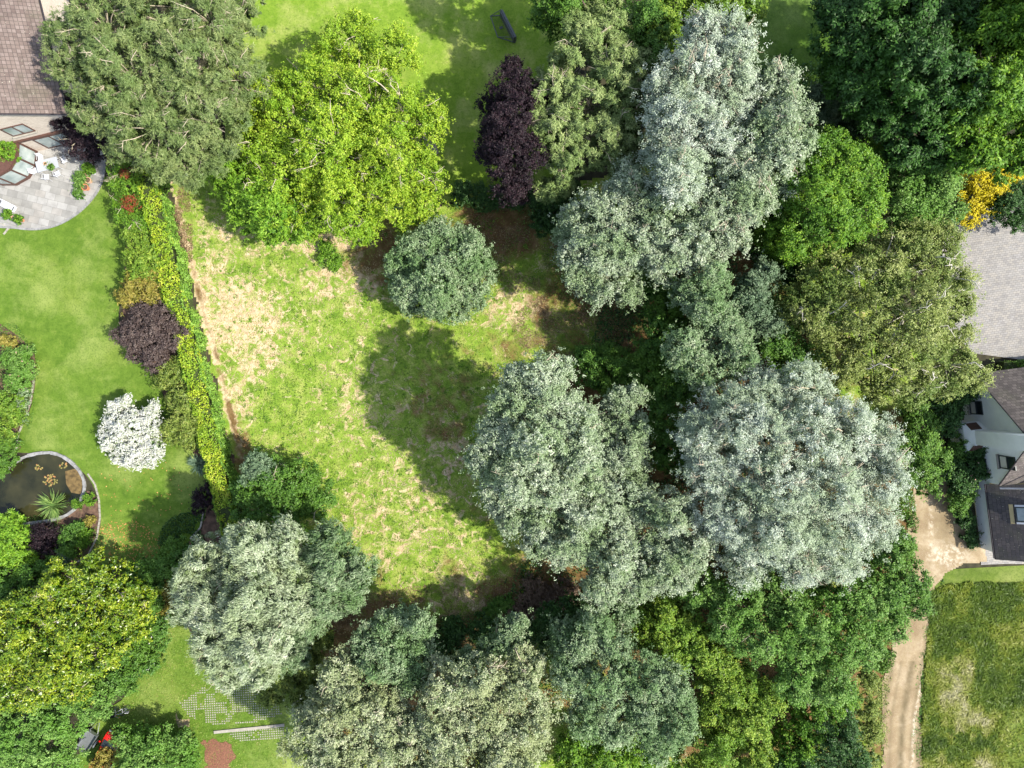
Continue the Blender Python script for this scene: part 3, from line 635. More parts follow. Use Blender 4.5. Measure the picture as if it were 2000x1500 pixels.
# roof window and dormer on the slate wing
def onroof(x, y, dz=0): return Vector((x, y, 2.2+(x+.3)*(6.0/6.2)+.14+dz))
al = -math.atan2(6.0, 6.2)
f = MB(); c_ = onroof(1.5, -6.9, .06)
for s in (1, -1): f.box(c_+Vector((0, s*.62, 0)), (1.35, .10, .14), ry=al)
f.box(c_+Matrix.Rotation(al, 3, 'Y') @ Vector((-.62, 0, 0)), (.10, 1.14, .14), ry=al); f.box(c_+Matrix.Rotation(al, 3, 'Y') @ Vector((.62, 0, 0)), (.10, 1.14, .14), ry=al)
fo = f.build('roof_window', MAT['dark_frame'], O); g_ = MB(); g_.box(c_, (1.15, 1.13, .04), ry=al); g_.build('pane', MAT['glass'], fo)
g_ = MB(); c2 = c_+Matrix.Rotation(al, 3, 'Y') @ Vector((-.95, 0, -.03)); g_.box(c2, (.3, 1.7, .03), ry=al); g_.build('flashing', plain('ochre', (.42, .34, .18), .8), fo)
for s in (1, -1): g_ = MB(); g_.box(c_+Vector((0, s*.76, .02)), (1.35, .16, .10), ry=al); g_.build('window_trim', MAT['white_paint'], fo)
m = MB(); b0 = onroof(2.6, -6.9); zt = b0.z+1.5; x1 = 5.4
pts = dict(a=(2.5, -7.7, b0.z-.1), b=(2.5, -6.1, b0.z-.1), t=(2.35, -6.9, zt), r=(x1, -6.9, zt+.1))
m.face([pts['a'], pts['b'], pts['t']][::-1]); dw = m.build('dormer', MAT['white_wall'], O)
m = MB(); polyuv(m, [(2.2, -7.85, b0.z-.15), (x1, -7.85, b0.z+.3), pts['r'], (2.2, -6.9, zt)], X, Y); polyuv(m, [(x1, -5.95, b0.z+.3), (2.2, -5.95, b0.z-.15), (2.2, -6.9, zt), pts['r']], X, Y)
m.build('dormer_roof', MAT['roof_aged'], dw)

# ------------------------------------------------------------ pond
pond_px = [(-40, 960), (0, 930), (30, 903), (62, 888), (100, 884), (130, 895), (155, 918), (166, 945), (160, 975), (140, 1000), (100, 1015), (-40, 1030)]
m = MB(); pp = [P(*p) for p in pond_px]; pts = smooth_poly([Vector((p.x, p.y, 0)) for p in pp], 5)
tri = tessellate_polygon([pts]); 
for t in tri:
    a, b, c_ = [pts[i] for i in t]
    if (b-a).cross(c_-a).z < 0: b, c_ = c_, b
    m.face([a+Z*.03, b+Z*.03, c_+Z*.03])
tag(m.build('pond_water', MAT['pond_water']), kind='structure')
m = MB()
i = 0; acc = 0
while i < len(pts)-1:
    j = min(i+2, len(pts)-1); a, b = pts[i], pts[j]; dd = b-a; c_ = (a+b)/2
    nl = Vector((dd.y, -dd.x, 0)).normalized(); sgn = -1
    m.box((c_.x, c_.y, .08), (dd.length*.96, .27+rng.uniform(-.06, .06), .14), math.atan2(dd.y, dd.x)+rng.uniform(-.06, .06)); i = j
tag(m.build('pond_edging', MAT['stone'], bevel=.03), 'ring of flat grey stones edging the dark pond', 'edging')
m = MB(); sh = [P(*p) for p in [(128, 920), (150, 915), (163, 940), (158, 965), (140, 962), (130, 945)]]; m.prism([(p.x, p.y) for p in sh][::-1], .0, .06)
tag(m.build('planting_shelf', plain('silt', (.12, .08, .03), .9, var=.5)), 'brown planting shelf in the right end of the pond', 'pond shelf')
def scatter_px(n, cx, cy, rx, ry):
    a = rng.uniform(0, 2*np.pi, n); r = np.sqrt(rng.random(n)); u = cx+rx*r*np.cos(a); v = cy+ry*r*np.sin(a)
    return (u-1000)*K*H, -(v-750)*K*H
def lilies(cx, cy, r, n, label):
    x, y = scatter_px(n, cx, cy, r, r*.8); c = np.stack([x, y, np.full(n, .045)+rng.random(n)*.02], 1)
    o = leafmesh('water_lily', c, np.tile([0, 0, 1.], (n, 1))+rng.normal(0, .08, (n, 3)), rdir(n), .10, .085, rng.random(n), MAT['lily'], None, fold=.05); tag(o, label, 'water lily')
lm('lily', [(0.1, (.16, .15, .04)), (.5, (.26, .22, .07)), (.9, (.36, .17, .07))], trans=.05)
lilies(100, 938, 15, 46, 'orange and yellow lily pads in the middle of the pond'); lilies(77, 912, 8, 16, 'small yellow lily pads at the top of the pond')
lilies(125, 910, 8, 14, 'faint lily pads by the planting shelf'); 

def spiky(name, label, cat, px, py, r, n, mat, h=.9, grp=None):
    c0 = P(px, py); rm = r*K*H; root = empty(name, c0); tag(root, label, cat, grp)
    a = rng.uniform(0, 2*np.pi, n); ll = rm*rng.uniform(.45, 1, n); up = rng.uniform(.25, 1, n)*h
    a = a+.5*np.sin(a*3+1); dirs = np.stack([np.cos(a)*ll, np.sin(a)*ll, up], 1)+rng.normal(0, rm*.10, (n, 3)); c = dirs*.5
    c = np.concatenate([dirs*.3, dirs*np.array([.78, .78, .62])]); dd = np.concatenate([dirs, dirs*np.array([1, 1, .1])]); L = np.linalg.norm(dirs, axis=1)*.3
    nr = np.cross(dd, np.cross(dd, np.array([0, 0, 1.])))*-1+rng.normal(0, .15, (2*n, 3))
    leafmesh('leaves', c, -nr, dd, np.concatenate([L, L]), .028, np.tile(rng.random(n), 2), MAT[mat], root, fold=.2)
    m = MB(); m.lathe([(.06, 0), (.09, .06), (.05, .14), (0, .16)], n=8); m.build('stem', MAT['bark'], root)
    return root
lm('iris', [(0.1, (.07, .16, .03)), (.9, (.30, .42, .12))], trans=.3)

# ------------------------------------------------------------ trees: lobes are (px, py, radius px, height m)
tree('pine_tree', 'tree', 'huge grey-green pine spreading beside the brown roof in the upper left corner', 'pine',
     [(330,-10,90,14),(400,30,60,14),(190,45,85,13),(320,30,95,14),(430,60,80,13),(150,130,60,11),(245,140,95,14),(365,140,100,14.5),(455,150,65,12),(195,215,60,10.5),(290,235,85,12.5),(395,225,85,12.5),(250,285,45,9.5),(345,300,62,10.5),(430,290,45,10),(372,338,32,8.5),(120,70,45,11),(300,-60,110,14),(470,20,45,10)], 'pine', 'bark', twigs=210)
tree('deciduous_tree', 'tree', 'big lime-green tree with pale bare twigs showing, south end of the bright lawn', 'loose',
     [(680,110,75,9.5),(760,120,60,9),(620,170,70,10),(720,200,95,11),(800,210,58,9.5),(560,240,62,9),(650,280,95,11.5),(760,310,90,10.5),(560,340,68,9),(660,390,72,9),(600,420,42,7.5),(750,385,60,8),(815,330,48,8),(820,395,38,7),(530,190,44,8),(700,55,36,8),(510,290,48,8.5),(500,240,40,8),(520,350,50,8.5),(560,420,40,7),(840,250,36,8),(845,350,34,7.5),(700,440,36,6.5)], 'lime', 'poplar_bark', twigs=120)
tree('cypress_tree', 'tree', 'bright green feathery conifer squeezed between the huge pine and the lime-green tree', 'cypress',
     [(440,330,44,6.5),(480,355,50,7.5),(412,322,28,5),(520,380,40,8),(470,400,34,5.5)], 'lime_cypress', group=None)
tree('cypress_tree', 'tree', 'bright green feathery conifer bulging lowest onto the meadow under the lime-green tree', 'cypress',
     [(535,415,48,8),(590,425,40,7),(500,395,36,7),(575,450,28,5),(530,448,30,5.2),(490,425,28,5.2)], 'lime_cypress')
tree('copper_beech', 'tree', 'tall dark purple beech standing on the lawn edge left of the tufted pine', 'dense',
     [(960,200,26,8),(950,300,28,8),(1005,170,42,10),(1000,230,55,11),(985,290,52,10.5),(1000,345,45,9),(1030,300,40,10),(1035,200,35,10),(965,255,32,8),(1000,130,22,8.5),(1010,375,22,6)], 'copper')
tree('pine_tree', 'tree', 'rounded pine with tufted yellowish clumps between the purple beech and the silver poplars', 'tuft',
     [(1250,130,40,9.5),(1260,200,42,9.5),(1250,270,38,9),(1220,320,34,8.5),(1150,90,75,11.5),(1190,50,55,11),(1110,140,60,11),(1205,150,60,11.5),(1160,200,75,11.5),(1085,250,48,10),(1170,280,60,11),(1100,310,42,10),(1210,240,40,11),(1070,365,28,8),(1105,355,25,8),(1080,170,40,11),(1060,220,30,10)], 'pine_bright', twigs=60)
tree('silver_poplar', 'tree', 'tallest silver poplar reaching up to the yellow-green tree at the top edge', 'poplar_fine',
     [(1385,90,75,16),(1440,110,52,15.5),(1340,150,62,15),(1420,190,75,16),(1330,230,66,15),(1390,280,80,15.5),(1290,170,35,13),(1450,70,30,14.5),(1380,45,28,15),(1300,290,48,14),(1330,340,60,14.5)], 'silver_white', 'poplar_bark', twigs=70)
tree('silver_poplar', 'tree', 'silver poplar with its crown pushed out right toward the shaded dark tree', 'poplar',
     [(1510,190,62,15),(1530,240,60,15),(1550,290,45,14),(1490,300,80,15.5),(1455,370,72,14.5),(1530,350,45,13),(1520,150,30,14),(1400,400,60,14),(1430,450,48,12)], 'silver', 'poplar_bark', twigs=30)
tree('silver_poplar', 'tree', 'silver-green poplar overhanging the shaded brown ground right of the round bush', 'poplar',
     [(1150,430,62,11),(1210,410,58,12),(1170,490,72,11.5),(1230,480,55,12),(1130,510,50,10),(1180,550,50,10),(1265,400,54,12),(1240,360,36,11),(1225,330,26,10),(1300,440,66,13),(1300,500,58,12),(1360,460,58,13),(1230,570,30,8.5),(1110,460,35,9),(1390,490,36,11),(1330,380,50,13)], 'silver', 'poplar_bark', twigs=16)
tree('round_willow', 'tree', 'round isolated grey-green bush-like willow standing alone in the meadow', 'dense',
     [(865,530,74,6.8),(820,500,57,6.2),(915,500,50,6.2),(810,555,48,5.6),(860,585,46,5.2),(920,560,48,5.6),(860,470,48,6),(780,520,32,4.6),(940,525,32,4.6),(915,470,30,4.8),(800,600,18,2.8),(900,605,20,2.9)], 'silver_green')
tree('deciduous_tree', 'tree', 'glossy dark green tree at the top edge between tufted pine and tallest poplar', 'broad',
     [(1225,60,60,9),(1270,110,50,9),(1120,5,55,9),(1250,170,38,8),(1170,-30,70,9.5),(1110,-70,70,13),(1270,40,50,10),(1230,250,30,7),(1080,25,40,7)], 'mid_green')
tree('deciduous_tree', 'tree', 'sunlit yellow-green tree peeking over the top of the tallest poplar', 'broad',
     [(1330,20,60,10),(1400,10,56,10.5),(1455,35,46,9.5),(1290,60,40,10),(1370,-30,70,11),(1300,70,35,9)], 'yellow_green')
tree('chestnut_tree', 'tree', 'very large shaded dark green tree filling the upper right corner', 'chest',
     [(1680,60,75,15),(1770,40,85,16.5),(1860,60,85,17),(1700,150,72,15),(1790,140,85,16.5),(1720,220,58,14),(1800,230,75,15.5),(1870,170,70,16),(1840,270,55,13.5),(1770,280,45,13),(1650,20,50,14),(1740,-40,100,16),(1640,130,34,12)], 'shade_green')
tree('chestnut_tree', 'tree', 'lighter green tree on the right edge with sunlit upper leaves', 'chest',
     [(1930,60,75,17),(1990,120,70,17),(1940,170,70,17.5),(1890,230,45,15),(1970,240,70,16),(1910,290,50,13.5),(1990,300,50,13.5),(1960,-30,90,17),(2110,-10,95,20),(2090,-120,100,20),(2180,60,100,20)], 'fresh_green')  # last three lobes: added out of frame to cast shade on the lawn
tree('spruce_tree', 'tree', 'small blue-grey conifer in deep shade beside the right poplar crown', 'cypress',
     [(1625,195,42,8),(1600,220,34,7),(1645,225,30,6)], 'grey_green')
tree('hornbeam_tree', 'tree', 'upright fresh green tree right of the poplars below the dark shaded tree', 'dense',
     [(1630,310,62,13),(1670,340,62,13.5),(1600,370,64,13),(1680,400,58,13),(1620,430,62,12),(1550,400,46,11),(1560,450,58,11),(1520,470,40,7.5),(1660,460,45,8.5),(1700,300,34,9),(1590,280,34,9.5)], 'fresh_green')
tree('maple_tree', 'tree', 'soft green tree between the fresh green tree and the yellow shrub', 'broad',
     [(1790,350,56,10.5),(1840,370,52,10.5),(1780,410,52,10),(1845,420,40,9),(1740,360,40,9.5),(1770,440,36,9)], 'soft_green')
tree('golden_shrub', 'shrub', 'bright golden yellow shrub at the top of the paved courtyard', 'shrub',
     [(1905,365,34,4),(1935,360,32,4.2),(1900,410,28,3.5),(1965,340,24,4),(1925,395,28,3.6),(1990,330,26,4.2),(1960,325,26,4.3)], 'yellow')
tree('laurel_shrub', 'shrub', 'dark green rounded shrub right of the golden yellow shrub', 'dense',
     [(1970,400,40,4.5),(2005,420,40,4.5),(1990,375,30,4.2)], 'deep_green')
tree('birch_tree', 'tree', 'olive drooping birch with white branches hanging over the paved courtyard', 'birch',
     [(1800,500,70,12),(1740,520,65,12),(1850,540,50,11),(1620,560,70,10.5),(1700,580,80,12.5),(1790,610,80,12.5),(1860,640,50,11),(1600,620,55,10),(1680,670,75,11.5),(1770,700,78,11.5),(1860,710,55,10),(1640,720,45,9.5),(1720,750,45,9.5),(1800,760,42,9),(1900,730,38,9),(1845,470,35,10),(1880,590,28,9),(1560,590,40,9)], 'olive', 'birch_bark', twigs=48, twig_mat='birch_bark')
tree('silver_poplar', 'tree', 'young poplar with a silver tip below the gap of brown ground', 'poplar',
     [(1390,545,46,11),(1380,600,46,11),(1345,570,36,10),(1410,640,34,10)], 'silver_green', 'poplar_bark')
tree('silver_poplar', 'tree', 'slim grey poplar sapling beside the birch, right of the silver-tipped one', 'poplar',
     [(1475,560,36,10),(1465,600,38,10),(1500,530,26,9.5),(1500,640,40,9)], 'grey_green', 'poplar_bark')
tree('silver_poplar', 'tree', 'small sunlit poplar just above the brightest, largest silver poplar', 'poplar',
     [(1420,655,54,12),(1340,680,46,11),(1440,700,42,11.5),(1370,720,46,11),(1415,620,38,11.5)], 'silver_green', 'poplar_bark')
tree('sumac_shrub', 'shrub', 'dark glossy shrub with broad leaf rosettes at the shaded right end of the meadow', 'big',
     [(1300,600,50,6),(1290,650,44,5.5),(1330,620,38,6),(1285,560,34,5.5),(1270,690,34,5)], 'mid_green')
tree('silver_poplar', 'tree', 'upright silver poplar at the meadow centre with a pointed upper left crown', 'poplar',
     [(1045,740,60,15),(1095,730,36,14),(1010,730,24,13.5),(1000,790,50,14.5),(1080,800,66,15.5),(980,840,48,14),(1050,870,72,16),(1130,840,46,15),(1140,900,44,14),(940,900,40,12),(1010,930,62,14.5),(1080,950,60,14),(1000,1000,46,9.5),(975,960,42,9),(1050,1020,42,9.5),(1040,800,62,9.5),(985,850,50,9),(1020,930,62,9.5),(1090,880,60,9)], 'silver', 'poplar_bark', twigs=12)
tree('silver_poplar', 'tree', 'greyer poplar leaning against the right side of the meadow-centre poplar', 'poplar',
     [(1210,790,36,9.5),(1240,770,26,9),(1235,840,44,10),(1180,840,40,9.5),(1215,890,58,11),(1170,900,45,10.5),(1140,820,36,11)], 'silver', 'poplar_bark')
tree('silver_poplar', 'tree', 'broad grey-green poplar between the meadow-centre poplar and the whitest one', 'poplar',
     [(1140,980,62,11),(1230,980,75,11.5),(1310,1010,62,11.5),(1120,1050,55,10),(1200,1070,70,11),(1290,1090,70,11),(1350,1070,50,11),(1180,1140,48,9.5),(1240,1150,42,9.5),(1330,1130,38,10),(1100,1080,36,9),(1060,1060,40,9)], 'silver', 'poplar_bark')
tree('silver_poplar', 'tree', 'whitest and largest silver poplar crown, right of centre near the sandy track', 'poplar_fine',
     [(1490,770,62,13),(1560,760,62,13.5),(1420,800,62,13),(1370,850,60,12.5),(1470,850,85,14.5),(1570,840,95,15.5),(1660,840,70,14),(1720,870,56,13),(1400,920,75,13.5),(1500,940,95,15),(1610,940,95,15.5),(1700,950,70,14),(1420,1010,75,13),(1520,1040,85,14),(1620,1040,80,14),(1700,1030,55,12.5),(1460,1090,55,12),(1560,1110,52,12),(1640,1100,45,12),(1600,760,36,13),(1735,920,38,12.5)], 'silver_white', 'poplar_bark', twigs=110)
tree('elder_shrub', 'shrub', 'low green elder hidden between the shaded brown ground and two poplars', 'broad',
     [(1180,735,42,4.5),(1215,715,38,4.2),(1150,705,30,3.4),(1240,740,36,4.5),(1190,690,24,3)], 'mid_green')
tree('rhododendron', 'shrub', 'glossy bright green shrub leaning over the track left of the white house', 'big',
     [(1800,850,46,4.2),(1790,910,50,4.5),(1825,900,34,4),(1770,870,34,4),(1810,945,34,3.8),(1790,810,30,3.5)], 'laurel')
tree('willow_tree', 'tree', 'pale silvery willow with wind-combed leaves at the left corner of the meadow', 'willow',
     [(410,1100,62,11),(480,1080,62,11.5),(400,1180,70,12),(490,1170,85,13),(570,1120,60,11),(420,1260,62,11.5),(500,1250,70,12.5),(560,1200,50,11.5),(450,1310,42,10),(510,1310,36,9.5),(370,1130,38,10),(550,1060,40,10)], 'willow_pale', 'poplar_bark', twigs=14)
tree('willow_tree', 'tree', 'grey-green willow bulging right of the pale wind-combed willow onto the meadow', 'willow',
     [(640,1110,62,10.5),(690,1120,44,10),(640,1060,40,9),(640,1170,50,9.5),(680,1170,36,9),(560,1270,50,8),(600,1220,36,8)], 'silver_green', 'poplar_bark')
tree('privet_shrub', 'shrub', 'dark green rounded shrub at the lower end of the yellow hedge', 'broad',
     [(520,940,52,4.5),(580,950,56,4.6),(500,990,48,4.2),(560,1000,52,4.4),(620,980,40,3.8),(480,960,30,3.8)], 'mid_green', twigs=8)
tree('privet_shrub', 'shrub', 'grey-leaved shrub tip touching the hedge end and the trodden strip', 'shrub',
     [(505,910,28,5),(490,925,22,4.8)], 'grey_green')
tree('silver_poplar', 'tree', 'slim grey poplar rising at the lower meadow edge between two dark gaps', 'poplar',
     [(770,1230,52,9),(820,1220,34,8.5),(720,1250,36,8),(750,1290,48,9.5),(810,1280,46,9),(800,1330,40,9),(700,1290,28,7.5)], 'silver_green', 'poplar_bark')
tree('silver_poplar', 'tree', 'tan-tinged silver poplar at the bottom edge beside the grassed grid paving', 'poplar',
     [(660,1320,38,9),(700,1370,62,10.5),(640,1400,60,10),(750,1400,58,11),(600,1450,56,10),(690,1460,75,11.5),(780,1450,55,11.5),(650,1520,70,11),(760,1530,70,11)], 'silver_tan', 'poplar_bark', twigs=14)
tree('silver_poplar', 'tree', 'palest beige silver poplar, central one of those along the bottom edge', 'poplar',
     [(880,1340,56,11.5),(940,1330,46,11),(870,1410,66,12),(950,1400,66,12),(1010,1360,50,11.5),(1030,1300,38,10.5),(1040,1420,55,12),(900,1480,80,12.5),(1000,1490,80,12.5),(960,1560,90,12.5),(850,1500,50,11)], 'silver_tan', 'poplar_bark', twigs=30)
tree('silver_poplar', 'tree', 'small pale poplar tip behind the beige poplar, beside the dark thicket', 'poplar',
     [(990,1250,34,8),(960,1270,28,7.5),(1010,1220,22,7),(920,1290,26,7)], 'silver_green', 'poplar_bark')
tree('silver_poplar', 'tree', 'many-lobed grey-green poplar right of the beige poplar near the bottom edge', 'poplar',
     [(1160,1220,44,9),(1130,1260,42,9.5),(1200,1270,40,9.5),(1120,1310,52,9.5),(1180,1350,60,10.5),(1150,1400,52,10),(1260,1320,50,10.5),(1310,1350,46,10),(1250,1390,56,10.5),(1320,1410,50,10.5),(1290,1450,44,10),(1200,1430,40,9.5),(1100,1240,34,8),(1220,1200,26,8)], 'silver_green', 'poplar_bark')
tree('hawthorn_shrub', 'shrub', 'dark green shrub with white flower heads above the many-lobed poplar', 'broad',
     [(1090,1210,40,5),(1060,1240,32,4.5),(1130,1190,28,4.5),(1070,1200,22,4)], 'deep_green', extra=blossoms('white_petal', 8, .05))
tree('elder_tree', 'tree', 'yellow-green elder below the grey-green broad poplar, upper of two', 'broad',
     [(1290,1210,50,6),(1340,1230,50,6.3),(1250,1240,38,5.5),(1310,1280,50,6.3),(1370,1280,46,6.3),(1300,1170,34,5),(1250,1190,30,5)], 'yellow_green', extra=blossoms('white_petal', 7, .05))
tree('elder_tree', 'tree', 'yellow-green elder with scattered white flowers, lower one near the bottom edge', 'broad',
     [(1430,1330,58,6.5),(1450,1400,58,6.5),(1400,1450,50,6),(1490,1370,46,6),(1470,1470,50,6),(1400,1500,50,6),(1410,1290,36,6),(1390,1390,34,5.5)], 'yellow_green', extra=blossoms('white_petal', 26, .05))
tree('ash_tree', 'tree', 'wide mid-green tree below the whitest poplar, bordering the sandy track', 'broad',
     [(1440,1170,58,8.5),(1520,1180,62,9),(1600,1190,62,9.5),(1480,1240,58,9),(1560,1250,66,9.5),(1640,1260,62,9.5),(1690,1200,55,9),(1620,1330,50,9),(1560,1330,50,8.5),(1420,1220,42,8),(1370,1150,42,7),(1690,1270,40,8.5),(1740,1230,36,8),(1660,1150,50,8.5)], 'soft_green', 'poplar_bark', twigs=12)
tree('ash_tree', 'tree', 'green tree with boughs reaching over the track below the track junction', 'broad',
     [(1740,1100,48,8.5),(1780,1140,42,8.5),(1730,1160,48,8.5),(1760,1060,32,7),(1790,1180,34,8),(1700,1100,40,8)], 'mid_green')
tree('viburnum_shrub', 'shrub', 'yellowish shrub dotted with white flower heads left of the sandy track', 'broad',
     [(1620,1380,44,5),(1580,1410,46,5.2),(1560,1450,46,5),(1650,1360,30,4.5),(1540,1490,40,5)], 'fresh_green', extra=blossoms('white_petal', 34, .055))
tree('yew_tree', 'tree', 'dark blue-green tree at the bottom edge left of the track', 'dense',
     [(1640,1440,45,6),(1600,1480,48,6),(1660,1490,42,6),(1560,1520,50,6)], 'deep_green')
tree('bramble_thicket', 'shrub', 'reddish-tinged low thicket along the left rim of the sandy track', 'shrub',
     [(1690,1380,26,2.2),(1700,1430,26,2.2),(1695,1480,28,2.2),(1700,1330,22,2.2),(1690,1520,26,2.2)], 'juniper')
tree('laurel_shrub', 'shrub', 'vivid green shrub at the bottom edge right of the beige poplar', 'broad',
     [(1130,1460,42,4.2),(1180,1480,46,4.4),(1240,1490,42,4.2),(1120,1500,36,4),(1300,1495,40,4.2)], 'bright_green')
tree('laurel_shrub', 'shrub', 'dark shrub in the gap between slim grey poplar and beige poplar', 'broad',
     [(870,1260,34,3.2),(900,1290,30,3),(890,1230,26,2.8),(940,1235,28,2.8)], 'deep_green')
tree('cypress_tree', 'tree', 'olive green conifer wedged between pale willow and tan-tinged poplar', 'cypress',
     [(560,1330,40,5),(600,1350,38,5),(590,1290,34,5),(625,1250,26,5),(530,1360,26,4)], 'juniper')
tree('hazel_shrub', 'shrub', 'dark green hazel under the silver poplars beside the shaded brown corner', 'broad',
     [(1090,400,34,4),(1060,430,26,3.6),(1110,370,30,4),(1060,400,22,3.4)], 'deep_green')
tree('ivy_thicket', 'shrub', 'low dark ivy thicket below the purple beech along the lawn edge', 'shrub',
     [(905,378,26,1.6),(940,385,26,1.5),(975,385,26,1.5),(1010,385,24,1.5),(1045,385,22,1.5)], 'deep_green')
tree('hazel_shrub', 'shrub', 'dull green undergrowth shrub between the upright poplar and the whitest poplar', 'broad',
     [(1290,760,44,6.5),(1290,820,44,7),(1310,890,40,7),(1280,720,38,5),(1330,760,36,7)], 'mid_green')
tree('hazel_shrub', 'shrub', 'dark undergrowth shrub between the birch and the small sunlit poplar', 'broad',
     [(1510,680,46,8),(1530,640,42,8),(1560,700,46,8.5),(1500,610,36,7.5)], 'mid_green')
tree('cypress_tree', 'tree', 'dark feathery conifer at the foot of the fresh green tree', 'cypress',
     [(1510,440,34,5.5),(1530,500,40,6),(1560,520,40,6)], 'deep_green')
tree('hazel_shrub', 'shrub', 'green shrub filling the gap below the upper right dark tree', 'broad',
     [(1690,250,36,7),(1740,300,34,6.5),(1660,270,30,7),(1580,200,26,5)], 'deep_green')
tree('young_tree', 'tree', 'thin bright sapling with sparse leaves beside the round willow', 'loose',
     [(850,440,22,2.4),(835,430,16,2.2)], 'yellow_green')
tree('young_tree', 'tree', 'low bright green sapling on the meadow below the lime-green tree', 'loose',
     [(640,500,18,.6),(655,515,14,.5),(632,482,12,.5)], 'bright_green')
tree('dry_shrub', 'shrub', 'dry pinkish twiggy shrub under the lime-green tree at the meadow edge', 'shrub',
     [(705,435,22,1.3),(690,440,16,1.1)], 'dead_twig', 'bark')
tree('bramble_thicket', 'shrub', 'brown leafless bramble tangle at the lower shaded end of the meadow', 'shrub',
     [(1040,1150,32,.9),(1080,1165,34,1.0),(1030,1185,28,.9),(1110,1155,28,.9),(1010,1200,22,.8)], 'dead_twig', 'bark')
tree('fern_clump', 'shrub', 'small dark green fern clump where the meadow meets the lower poplars', 'shrub',
     [(985,1180,20,1.0),(960,1195,16,.9)], 'mid_green')

# ---------------- garden side
tree('magnolia_tree', 'tree', 'broad magnolia with yellow-green glossy leaves in the lower left', 'big',
     [(110,1150,50,6),(180,1130,50,6),(230,1150,45,6),(70,1210,58,6.5),(150,1210,62,7),(230,1220,52,6.5),(40,1280,58,6.5),(120,1290,62,7),(190,1280,50,6.5),(20,1350,40,6),(80,1350,48,6),(-30,1230,60,6),(270,1170,34,5.5),(40,1180,34,5.5),(150,1345,30,5.5)], 'magnolia', 'poplar_bark', twigs=26, extra=blossoms('white_petal', 4, .10))
tree('hazel_shrub', 'shrub', 'mid-green spreading shrub filling the bottom left corner', 'broad',
     [(40,1430,60,4.5),(110,1400,58,4.5),(170,1370,44,4),(30,1500,60,4.5),(100,1480,58,4.5),(-20,1380,50,4.5),(200,1350,30,3.5)], 'soft_green')
tree('hazel_shrub', 'shrub', 'green shrub with small white flowers overhanging the red car', 'broad',
     [(262,1462,36,3.4),(300,1450,38,3.5),(340,1480,40,3.6),(285,1500,46,3.8),(255,1510,34,3.4),(235,1437,18,3.0),(360,1450,24,3)], 'soft_green', extra=blossoms('white_petal', 12, .05))
tree('maple_shrub', 'shrub', 'orange-green leafy twig shrub across the hood of the red car', 'shrub', [(195,1490,18,2.2),(205,1478,13,2.0)], 'orange_shrub')
tree('rose_shrub', 'shrub', 'pink-flowered bush right of the shrub over the red car', 'shrub', [(365,1462,16,1.3),(355,1475,15,1.2)], 'mid_green', extra=blossoms('pink_petal', 9, .07))
tree('hydrangea_shrub', 'shrub', 'leafy green bush between magnolia and pale willow, above the grass', 'broad',
     [(265,1260,42,2.6),(300,1230,38,2.6),(250,1310,38,2.4),(290,1290,34,2.3),(235,1340,26,2)], 'mid_green', extra=blossoms('white_petal', 14, .06))
tree('laurel_shrub', 'shrub', 'low dark green bush along the bed right of the magnolia crown', 'broad',
     [(300,1140,34,3),(270,1115,28,2.6),(320,1110,30,2.8),(345,1080,28,2.6),(300,1180,26,2.8)], 'mid_green')
tree('red_shrub', 'shrub', 'rust red leaved small shrub between the dark bush and the pale willow', 'shrub',
     [(325,1160,16,2),(318,1190,14,1.8),(335,1135,13,1.8)], 'orange_shrub')
tree('flowering_dogwood', 'shrub', 'white flowering shrub in full bloom on the garden lawn', 'shrub',
     [(260,840,42,2.8),(235,820,30,2.5),(285,830,28,2.5),(225,860,24,2.2),(265,875,32,2.5),(300,870,20,2.1),(245,785,15,2.2),(225,795,15,2.0),(300,795,10,1.9),(290,806,12,2.0),(205,845,13,1.8),(208,870,12,1.6),(290,900,14,1.8),(250,900,13,1.7),(310,885,11,1.7),(270,905,12,1.7),(230,895,12,1.7),(305,840,13,1.9)], 'white_petal', extra=None)
tree('smoke_bush', 'shrub', 'dusky purple smoke bush pushing into the yellow hedge', 'shrub',
     [(300,640,44,2.8),(270,650,34,2.6),(320,665,34,2.6),(285,615,30,2.5),(315,610,22,2.4),(240,655,22,2.1),(300,700,26,2.3),(335,635,24,2.4),(362,652,12,2.3),(265,690,20,2)], 'smoke_purple')
tree('juniper_shrub', 'shrub', 'feathery olive juniper right of the white flowering shrub', 'cypress',
     [(360,790,30,2.0),(350,835,34,2.2),(380,830,28,2.2),(335,840,24,1.8),(370,860,24,1.9),(345,770,18,1.5)], 'juniper')
tree('juniper_shrub', 'shrub', 'small olive juniper between the purple bush and the feathery juniper', 'cypress', [(335,730,24,1.8),(350,715,20,1.8),(320,745,16,1.4)], 'juniper')
tree('golden_conifer', 'shrub', 'orange-tipped golden conifer shrub above the dusky purple bush', 'cypress', [(265,560,30,2.2),(250,580,24,2),(290,550,28,2.3),(300,580,20,2.1)], 'orange_shrub')
tree('golden_conifer', 'shrub', 'lime-yellow conifer shrub directly above the orange-tipped one', 'cypress', [(280,510,32,2.4),(265,530,24,2.2),(300,530,22,2.3)], 'yellow_green')
tree('photinia_shrub', 'shrub', 'green pale-stemmed shrub at the patio end of the hedge', 'shrub',
     [(238,335,24,2.6),(255,360,24,2.6),(228,360,16,2.2)], 'bright_green', twigs=8)
tree('photinia_shrub', 'shrub', 'green shrub with a red-leaved top at the lawn edge beside the hedge', 'shrub',
     [(250,400,28,2.5),(268,430,24,2.4),(240,425,18,2.1)], 'bright_green', twigs=5, extra=None)
tree('photinia_shrub', 'shrub', 'yellow-green glossy shrub below the red-topped shrub', 'shrub', [(270,470,28,2.4),(255,455,20,2.2),(285,490,20,2.4)], 'yellow_green')
